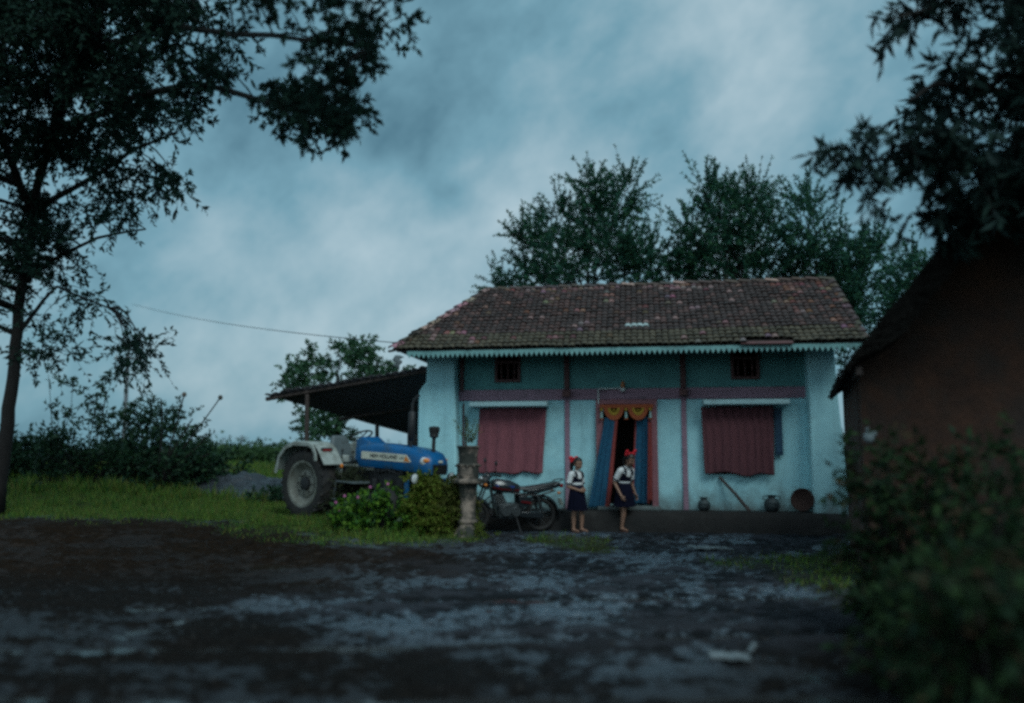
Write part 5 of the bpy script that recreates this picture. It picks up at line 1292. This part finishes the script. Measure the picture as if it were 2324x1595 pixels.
# thorny feathery trees behind the house
def back_tree(label, px, Y, blobs, seedn, dens=1., trunkw=.16):
    b = at(px, 700, Y); b.z = terrain(b.x, b.y)
    C = []; rad_ = []; nn_ = []
    limbs = [([b, b.lerp(at(px, 690, Y), .5), at(px, 690, Y), at(px + 5, 640, Y)], trunkw, .05)]
    for x, y, r, up_ in blobs:
        c = at(px + (x-px)*.96, y + 10, Y + rnd.uniform(-.8, .8)); C.append(c); q = r/FPX*Y; rad_.append((q, q, q*.9)); nn_.append(int(dens*98*q*q) + 15)
        limbs.append((LT((px, 700, Y), ((px*.6+x*.4), 690*.5 + y*.5, Y)) + [c, c + Vector(((x-px)/FPX*Y*.25, 0, q*.6))], .035, .008))
    return tree('feathery_tree', label, 'trees behind the house', b, limbs, C, 'l_acacia', twl=.82, nleaf=46, lsize=.105, lw=.45, ntw=nn_, rad=rad_, out=.75, up=.62, rand=.42, droop=-.02, twigw=.010, connect=False, rpow=.55)
back_tree('tall feathery tree behind the left half of the roof', 1330, 23.5, [(1330,600,70,0),(1260,570,55,0),(1400,560,70,0),(1345,500,60,0),(1340,445,38,0),(1410,470,45,0),(1425,420,26,0),(1225,520,34,0),(1270,480,26,0),(1480,580,50,0),(1240,620,48,0),(1450,620,60,0),(1200,545,22,0),(1175,525,14,0),(1190,600,18,0),(1350,410,16,0)], 1)
back_tree('tall feathery tree behind the roof, right above the doorway and its right side', 1650, 23.0, [(1640,590,75,0),(1570,590,52,0),(1650,520,70,0),(1700,560,70,0),(1630,460,48,0),(1690,450,40,0),(1600,430,22,0),(1720,430,22,0),(1570,520,38,0),(1550,640,60,0),(1700,630,60,0),(1750,500,30,0)], 2)
back_tree('feathery tree behind the right end of the roof', 1860, 22.4, [(1830,590,62,0),(1900,580,62,0),(1830,500,45,0),(1840,450,28,0),(1960,600,48,0),(1900,640,60,0),(1950,660,42,0),(1780,620,45,0),(1880,690,60,0),(1985,560,28,0),(1935,720,40,0),(1925,790,40,0)], 3)
back_tree('low feathery tree just showing over the left end of the ridge', 1185, 24.5, [(1190,648,26,0),(1140,640,12,0),(1240,640,22,0),(1125,655,10,0)], 4, .8, .08)
back_tree('feathery tree standing behind the roof of the mud hut', 2075, 20.5, [(2060,650,34,0),(2090,620,28,0),(2050,700,36,0),(2110,690,40,0),(2070,590,14,0),(2010,740,20,0),(2020,700,16,0)], 5)
# orchard tree behind the shed
b = at(765, 1000, 25); b.z = terrain(b.x, b.y)
blobs = [(690,850),(670,875),(720,830),(760,845),(800,830),(840,850),(830,800),(845,820),(700,810),(790,800),(880,850),(740,880),(800,880),(850,880),(680,835),(780,790),(835,790),(740,975),(760,960),(715,950),(700,965),(790,985),(735,940),(905,845),(660,860),(770,930),(720,985)]
cl = [at(x + rnd.uniform(-8,8), y + rnd.uniform(-6,6), 25 + rnd.uniform(-.8,.8)) for x, y in blobs]
tree('orchard_tree', 'round leafy tree growing behind the open shed', None, b, [([b] + LT((765,960,25),(770,900,25),(765,840,25)), .13, .04), (LT((768,930,25),(720,880,25),(690,850,25)), .05, .015), (LT((768,920,25),(820,870,25),(860,830,25)), .05, .015)], cl, 'l_small', twl=.38, nleaf=14, lsize=.14, lw=.55, ntw=19, rad=.32, out=1., up=.3, rand=.5, droop=.15)
# shrubs on the left
def shrub(name, label, loc, blobs, leaf, group=None, stems=7, **kw):
    loc = Vector(loc); C = [loc + Vector(b[:3]) for b in blobs]
    a = dict(twl=.3, nleaf=14, lsize=.09, lw=.5, ntw=14, rad=[b[3] for b in blobs], out=1., up=.3, rand=.5, droop=.1, twigw=.004, connect=False, cat='shrub', crown='foliage')
    a.update(kw)
    limbs = [([loc + Vector((rnd.uniform(-.1,.1), rnd.uniform(-.1,.1), -.05)), (loc*.5 + c*.5), c], .018, .006) for c in C]
    return tree(name, label, group, loc, limbs, C, leaf, **a)
def mound(w, h, n, r, d=.5):
    out = []
    for i in range(n):
        a = rnd.uniform(0, PI); q = rnd.random()**.5
        out.append((math.cos(a)*w*q, rnd.uniform(-d, d), .06 + math.sin(a)*h*q*.9, r*rnd.uniform(.75, 1.2)))
    return out
SG = 'tangled shrubs at the left of the yard'
for px, py, Y, w, h, lab in ((60,1090,20.5,1.3,.80,'dark shrub at the foot of the big left tree'), (215,1090,19.6,1.35,1.55,'broad dark shrub, second from the left tree, below the tall pole'),
                             (330,1085,20.3,1.15,2.0,'tallest tangled shrub of the left row, with thin stalks leaning out of it'), (440,1085,19.4,.85,.85,'lower shrub at the end of the left row beside the gravel heap'), (-90,1090,20,1.6,.95,'dark shrub cut by the left edge of the picture')):
    p = at(px, py, Y); p.z = terrain(p.x, p.y)
    shrub('shrub', lab, p, mound(w, h, 30, .22, .7), 'l_hedge', SG, lsize=.12, lw=.5, nleaf=12, ntw=11, twl=.48, up=.5)
# tall bare stalks leaning out of the shrubs
sp_ = at(395, 1070, 18.9); sp_.z = terrain(sp_.x, sp_.y)
stk = thing('tall_stalks', 'tall leaning stalks with round seed heads rising from the left shrubs', 'plant', sp_)
mb = MB(); hb = MB()
for a, m, e, hd_ in (((380,1060),(430,1000),(500,902),1), ((375,1060),(400,960),(418,895),1), ((370,1060),(410,990),(437,950),0), ((385,1065),(440,1030),(470,985),0), ((360,1060),(372,960),(365,905),0), ((390,1068),(450,1045),(480,1025),0)):
    p = [at(*a, 18.9)-sp_, at(*m, 18.9)-sp_, at(*e, 18.9)-sp_]
    q = [p[0]*(1-t)**2 + p[1]*2*t*(1-t) + p[2]*t*t for t in [i/10 for i in range(11)]]
    q = [q[0]*1.0 - Vector((0,0,.3))] + q
    mb.tube(q, [.022]*6 + [.016]*6, 6)
    if hd_: hb.ell(q[-1], (.055,.055,.06), 10, 8)
mb.build('stem', M['bark'], stk); hb.build('seed_head', M['terracotta'], stk)
qq, kk = twigs([np.array(at(x, y, 18.9)) for x, y in ((400,950),(372,960),(415,1000),(440,1020),(345,930),(330,900),(310,920))], [(.08,.08,.3)]*4 + [.2]*3, [7,7,7,7,8,8,8], .25, 9, .12, .35, out=.8, up=.3, twigw=.004)
quadmesh('foliage', qq - np.array(sp_).reshape(1,1,3), [M['l_hedge'], M['bark']], stk, kk)
# small scrubby saplings seen against the sky under the left tree
for px, py, Y, pts, lab in ((205,1000,21.0,[(210,905),(240,890),(255,860),(200,950),(225,940)],'thin sapling left of the tall pole, under the left tree'), (130,1000,21.4,[(130,930),(150,940),(165,880),(110,850)],'small sapling nearest the trunk of the left tree')):
    p = at(px, py, Y); p.z = terrain(p.x, p.y)
    shrub('sapling', lab, p, [tuple(at(x, y, Y)-p) + (.16,) for x, y in pts], 'l_hedge', 'saplings under the left tree', lsize=.12, nleaf=10, ntw=8, twl=.25)
# garden plants in front of the tractor
def gp(px, py, w, h, n, r, leaf, name, lab, dY=0, **kw):
    g = at_ground(px, py); g.y += dY; g.z = terrain(g.x, g.y)
    return g, shrub(name, lab, g, mound(w, h, n, r, w*.6), leaf, kw.pop('group', None), **kw)
BG = 'bushes before the tractor'
gp(966, 1208, .38, .98, 52, .15, 'l_yellow', 'round_bush', 'yellow-green round bush under the nose of the tractor', dY=-.35, group=BG, lsize=.062, lw=.45, nleaf=20, ntw=24, twl=.16, rand=.5, rpow=.35)
gp(1040, 1206, .24, .88, 38, .12, 'l_olive', 'round_bush', 'olive round bush growing against the clay planter', dY=-.55, group=BG, lsize=.056, lw=.42, nleaf=20, ntw=20, twl=.15, rpow=.35)
gp(806, 1185, .62, .92, 56, .18, 'l_dark', 'round_bush', 'dark brownish bush beside the rear wheel of the tractor', group=BG, lsize=.045, lw=.4, nleaf=20, ntw=20, twl=.18)
g, fl = gp(862, 1206, .74, .62, 60, .13, 'l_bright', 'flowering_plant', 'bright green leafy plant with small pink flowers before the tractor', group=BG, lsize=.10, lw=.62, nleaf=9, ntw=9, twl=.14)
fb = MB()
for px, py in ((782,1125),(762,1140),(812,1128),(840,1105),(770,1160),(880,1098)):
    c = at(px, py, g.y - .30) - g
    for k in range(5):
        a = 2*PI*k/5; fb.ell(c + Vector((.015*math.cos(a), -.005, .015*math.sin(a))), (.012,.005,.012), 8, 6)
fb.build('flower', M['petal'], fl)
gp(985, 1205, .30, .22, 12, .09, 'l_bright', 'leafy_weed', 'low pale green weeds at the foot of the yellow-green bush', group='weeds in the grass', lsize=.07, lw=.5, nleaf=8, ntw=8, twl=.12)
gp(1085, 1216, .22, .13, 10, .07, 'l_yellow', 'leafy_weed', 'yellowish weeds at the foot of the clay planter', dY=-.05, group='weeds in the grass', lsize=.05, lw=.3, nleaf=10, ntw=8, twl=.1)
gp(610, 1140, .45, .25, 10, .12, 'l_hedge', 'leafy_weed', 'dark weeds on the gravel heap left of the rear wheel', group='weeds in the grass', lsize=.08, nleaf=10, ntw=8, twl=.15)
# foreground plants at the right, before the hut
FG = 'foreground plants at the right'
for px, Y, top, w, n, leaf, lab, kw in ((2085, 6.3, 1000, .34, 17, 'l_front', 'tall leafy plant against the corner of the mud hut', {}), (2220, 5.4, 1110, .34, 17, 'l_front', 'dark leafy plant in the middle of the right foreground', {}), (2105, 5.0, 1290, .20, 16, 'l_front', 'low plant spreading into the yard at the right', {}),
                                       (2310, 6.0, 985, .38, 16, 'l_front', 'dark tall plant at the right edge beneath the hut gable', {}), (2210, 4.1, 1300, .30, 24, 'l_front', 'low dark plant in the bottom right corner', {}), (1992, 6.6, 1000, .18, 20, 'l_front', 'small green plant beside the right corner pillar', {})):
    p = at(px, 1020, Y); p.z = terrain(p.x, p.y); h = at(px, top, Y).z - p.z
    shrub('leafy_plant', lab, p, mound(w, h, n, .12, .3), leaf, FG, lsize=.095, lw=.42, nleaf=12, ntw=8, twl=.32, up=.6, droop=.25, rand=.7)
lv_ = at(2110, 1400, 3.6); lv_.z = terrain(lv_.x, lv_.y)
lf = thing('strap_leaf_plant', 'long strap-shaped leaves leaning out of the bottom right plants', 'plant', lv_)
mb = MB()
for k, (dx, dz, dy) in enumerate(((.45,-.02,.0), (.30,.16,.1), (-.15,.25,.1), (.10,.30,-.1))):
    pts = [Vector((dx*t, dy*t, .42*math.sin(t*1.5)*(1-.25*t) + dz*t*t)) for t in [i/10 for i in range(11)]]
    mb.loft([[p + Vector((0,-.018*math.sin(PI*min(.97,.12+.85*i/10)),0)), p + Vector((0,0,-.006)), p + Vector((0,.018*math.sin(PI*min(.97,.12+.85*i/10)),0)), p + Vector((0,0,.004))] for i, p in enumerate(pts)])
mb.build('leaf', M['l_front'], lf)
# fields and far hedge rows
def hedge(px0, px1, Y, h, n, leaf, lab, ls):
    Q = []
    for i in range(n):
        px = px0 + (px1-px0)*rnd.random(); p = at(px, 1020, Y*(1+rnd.uniform(-.06,.06))); z = terrain(p.x, p.y)
        hh = h*(.55+.45*noise.noise(Vector((px/45, Y, 0)))+.2*rnd.random())
        Q.append((p.x, p.y, z + hh*rnd.random()**.6))
    k = 16; P = np.repeat(np.array(Q), k, 0) + NR.normal(size=(n*k,3))*ls*1.4
    o = quadmesh('far_hedge', leafquads(P, NR.normal(size=(n*k,3)), ls, ls*.6), M[leaf])
    return tag(o, lab, 'hedge', kind='stuff')
hedge(430, 700, 33, .5, 900, 'l_far', 'pale green crop rows in the field between the shrubs and the tractor', .20)
hedge(-300, 1150, 62, .4, 1800, 'l_hedge', 'far dark hedge line on the horizon', .34)
hedge(1500, 2700, 48, 3.2, 1200, 'l_hedge', 'far dark hedge line behind the house and hut', .34)
# grass
pts = []
def grass_pts(n, x0, x1, y0, y1, thr):
    k = 0
    while k < n:
        x, y = rnd.uniform(x0, x1), rnd.uniform(y0, y1); k += 1
        if abs(x) > .72*y + .5: continue
        c = grass_cover(x, y)
        if rnd.random() < c*thr: pts.append((x, y, terrain(x, y) + mud_relief(x, y) - .01, c))
grass_pts(80000, -11, .0, 12.6, 18.5, 1.); grass_pts(50000, -16, -1.5, 18, 31, .9); grass_pts(16000, -3.0, 5, 8.5, 14.5, .5); grass_pts(16000, 2.4, 5.5, 3.2, 12, .5)
A = np.array(pts); n = len(A)
D = NR.normal(size=(n,3))*.32 + np.array([0,0,1]); clump = np.array([noise.noise(Vector((p[0]*1.3, p[1]*1.3, 5))) + .6*noise.noise(Vector((p[0]*4, p[1]*4, 2))) for p in pts])
Hh = np.clip(1 + 1.1*clump, .25, 2.)*(.045 + .10*NR.random(n)*(.4+.6*A[:,3]))*(1 + .9*(A[:,1] > 18)) * np.where(A[:,0] > -1.2, .75, 1.)
P = A[:,:3]; S = unit(np.cross(D, NR.normal(size=(n,3))))*(.006 + .004*NR.random((n,1)))*(1 + 1.0*(A[:,1:2] > 18)); T = P + unit(D)*Hh[:,None]; Mi = (P+T)/2 + NR.normal(size=(n,3))*.006
tag(quadmesh('grass', np.stack([P-S, P+S, T+S*.15, T-S*.15], 1), M['blade']), 'wet green grass growing in a strip before the tractor and over the left field', 'grass', kind='stuff')

# ------------------------------------------------------------------ light and sky
SUN_EL, SUN_AZ = R(46), R(150)      # high behind the camera's left shoulder, hidden by cloud
wd = bpy.data.worlds.new('World'); sc.world = wd; wd.use_nodes = True
nt = wd.node_tree; N = nt.nodes.new; bg = nt.nodes['Background']
sky = N('ShaderNodeTexSky'); sky.sky_type = 'NISHITA'; sky.sun_disc = False; sky.sun_elevation = SUN_EL; sky.sun_rotation = SUN_AZ
sky.air_density = 1.5; sky.dust_density = 3.; sky.ozone_density = 4.
tc = N('ShaderNodeTexCoord'); sx = N('ShaderNodeSeparateXYZ'); lk(nt, tc.outputs['Generated'], sx.inputs[0])
def math_(op, a, b=None, c=None, clamp=False):
    n = N('ShaderNodeMath'); n.operation = op; n.use_clamp = clamp
    for i, v in enumerate((a, b, c)):
        if v is None: continue
        if isinstance(v, (int, float)): n.inputs[i].default_value = v
        else: lk(nt, v, n.inputs[i])
    return n.outputs[0]
vr = N('ShaderNodeMapping'); vr.vector_type = 'POINT'; vr.inputs['Rotation'].default_value = (0, R(40), 0); lk(nt, tc.outputs['Generated'], vr.inputs['Vector'])
mp = N('ShaderNodeMapping'); mp.inputs['Scale'].default_value = (1., 1., 1.45); mp.inputs['Location'].default_value = SKYLOC; lk(nt, vr.outputs[0], mp.inputs['Vector'])
def nz(s, d, r, dist=0.):
    n = N('ShaderNodeTexNoise'); n.inputs['Scale'].default_value = s; n.inputs['Detail'].default_value = d; n.inputs['Roughness'].default_value = r; n.inputs['Distortion'].default_value = dist
    lk(nt, mp.outputs[0], n.inputs['Vector']); return math_('SUBTRACT', n.outputs['Fac'], .5)
dens = math_('ADD', math_('MULTIPLY_ADD', nz(2.1, 4, .55, .5), 1.0, .50), math_('ADD', math_('MULTIPLY', nz(6.0, 7, .62, .15), .82), math_('MULTIPLY', nz(15., 6, .62, .1), .34)))
def blob(px, py, size, amt, d=None):
    """thinner or thicker cloud in that direction; unseen banks behind are added for light"""
    d = (Vector(d) if d else ray(px, py)).normalized(); n = N('ShaderNodeVectorMath'); n.operation = 'DOT_PRODUCT'; lk(nt, tc.outputs['Generated'], n.inputs[0]); n.inputs[1].default_value = d
    m = N('ShaderNodeMapRange'); m.interpolation_type = 'SMOOTHSTEP'; m.inputs['From Min'].default_value = math.cos(R(size)); m.inputs['From Max'].default_value = 1.; m.inputs['To Max'].default_value = amt
    lk(nt, n.outputs['Value'], m.inputs['Value']); return m.outputs['Result']
dens = math_('ADD', dens, math_('MULTIPLY', math_('MAXIMUM', sx.outputs['Z'], 0.), ZEN)); dens = math_('ADD', dens, math_('MULTIPLY', math_('MINIMUM', sx.outputs['Y'], 0.), BACK))
for b_ in BLOBS: dens = math_('ADD', dens, blob(*b_))
cr = N('ShaderNodeValToRGB'); e = cr.color_ramp.elements
e[0].position, e[0].color = .12, (*SKYC[0], 1); e[1].position, e[1].color = .95, (*SKYC[2], 1)
k = e.new(.50); k.color = (*SKYC[1], 1)
lk(nt, dens, cr.inputs['Fac'])
mx = N('ShaderNodeMix'); mx.data_type = 'RGBA'; mx.inputs['Factor'].default_value = .90
sk = N('ShaderNodeVectorMath'); sk.operation = 'SCALE'; sk.inputs['Scale'].default_value = .8; lk(nt, sky.outputs[0], sk.inputs[0])
lk(nt, sk.outputs[0], mx.inputs['A'])
c10 = N('ShaderNodeVectorMath'); c10.operation = 'SCALE'; c10.inputs['Scale'].default_value = 1/.1; lk(nt, cr.outputs['Color'], c10.inputs[0]); lk(nt, c10.outputs[0], mx.inputs['B'])
lk(nt, mx.outputs['Result'], bg.inputs['Color']); bg.inputs['Strength'].default_value = .1
sl = bpy.data.lights.new('sun', 'SUN'); sl.energy = SUNE; sl.angle = R(30); sl.color = (.88, 1., 1.)
so_ = bpy.data.objects.new('sun', sl); COL.objects.link(so_)
sd_ = Vector((math.cos(SUN_EL)*math.sin(SUN_AZ), math.cos(SUN_EL)*math.cos(SUN_AZ), math.sin(SUN_EL)))
so_.rotation_euler = sd_.to_track_quat('Z', 'Y').to_euler(); so_.location = (0, -5, 30)

# ------------------------------------------------------------------ camera
cam = bpy.data.cameras.new('camera'); co = bpy.data.objects.new('camera', cam); COL.objects.link(co)
co.location = (0, 0, EYE); co.rotation_euler = (R(90) + PIT, 0, 0)
cam.sensor_width = 36; cam.lens = 36*FPX/2323; cam.clip_start = .05; cam.clip_end = 5000
cam.dof.use_dof = True; cam.dof.focus_distance = 14.8; cam.dof.aperture_fstop = FSTOP
sc.camera = co
sc.view_settings.view_transform = 'Standard'; sc.view_settings.look = 'None'; sc.view_settings.exposure = EXPO; sc.view_settings.gamma = 1
sc.cycles.filter_width = FILTER; sc.cycles.use_denoising = DENOISE
sc.cycles.max_bounces = 6; sc.cycles.diffuse_bounces = 3; sc.cycles.transparent_max_bounces = 4; sc.cycles.sample_clamp_indirect = 4
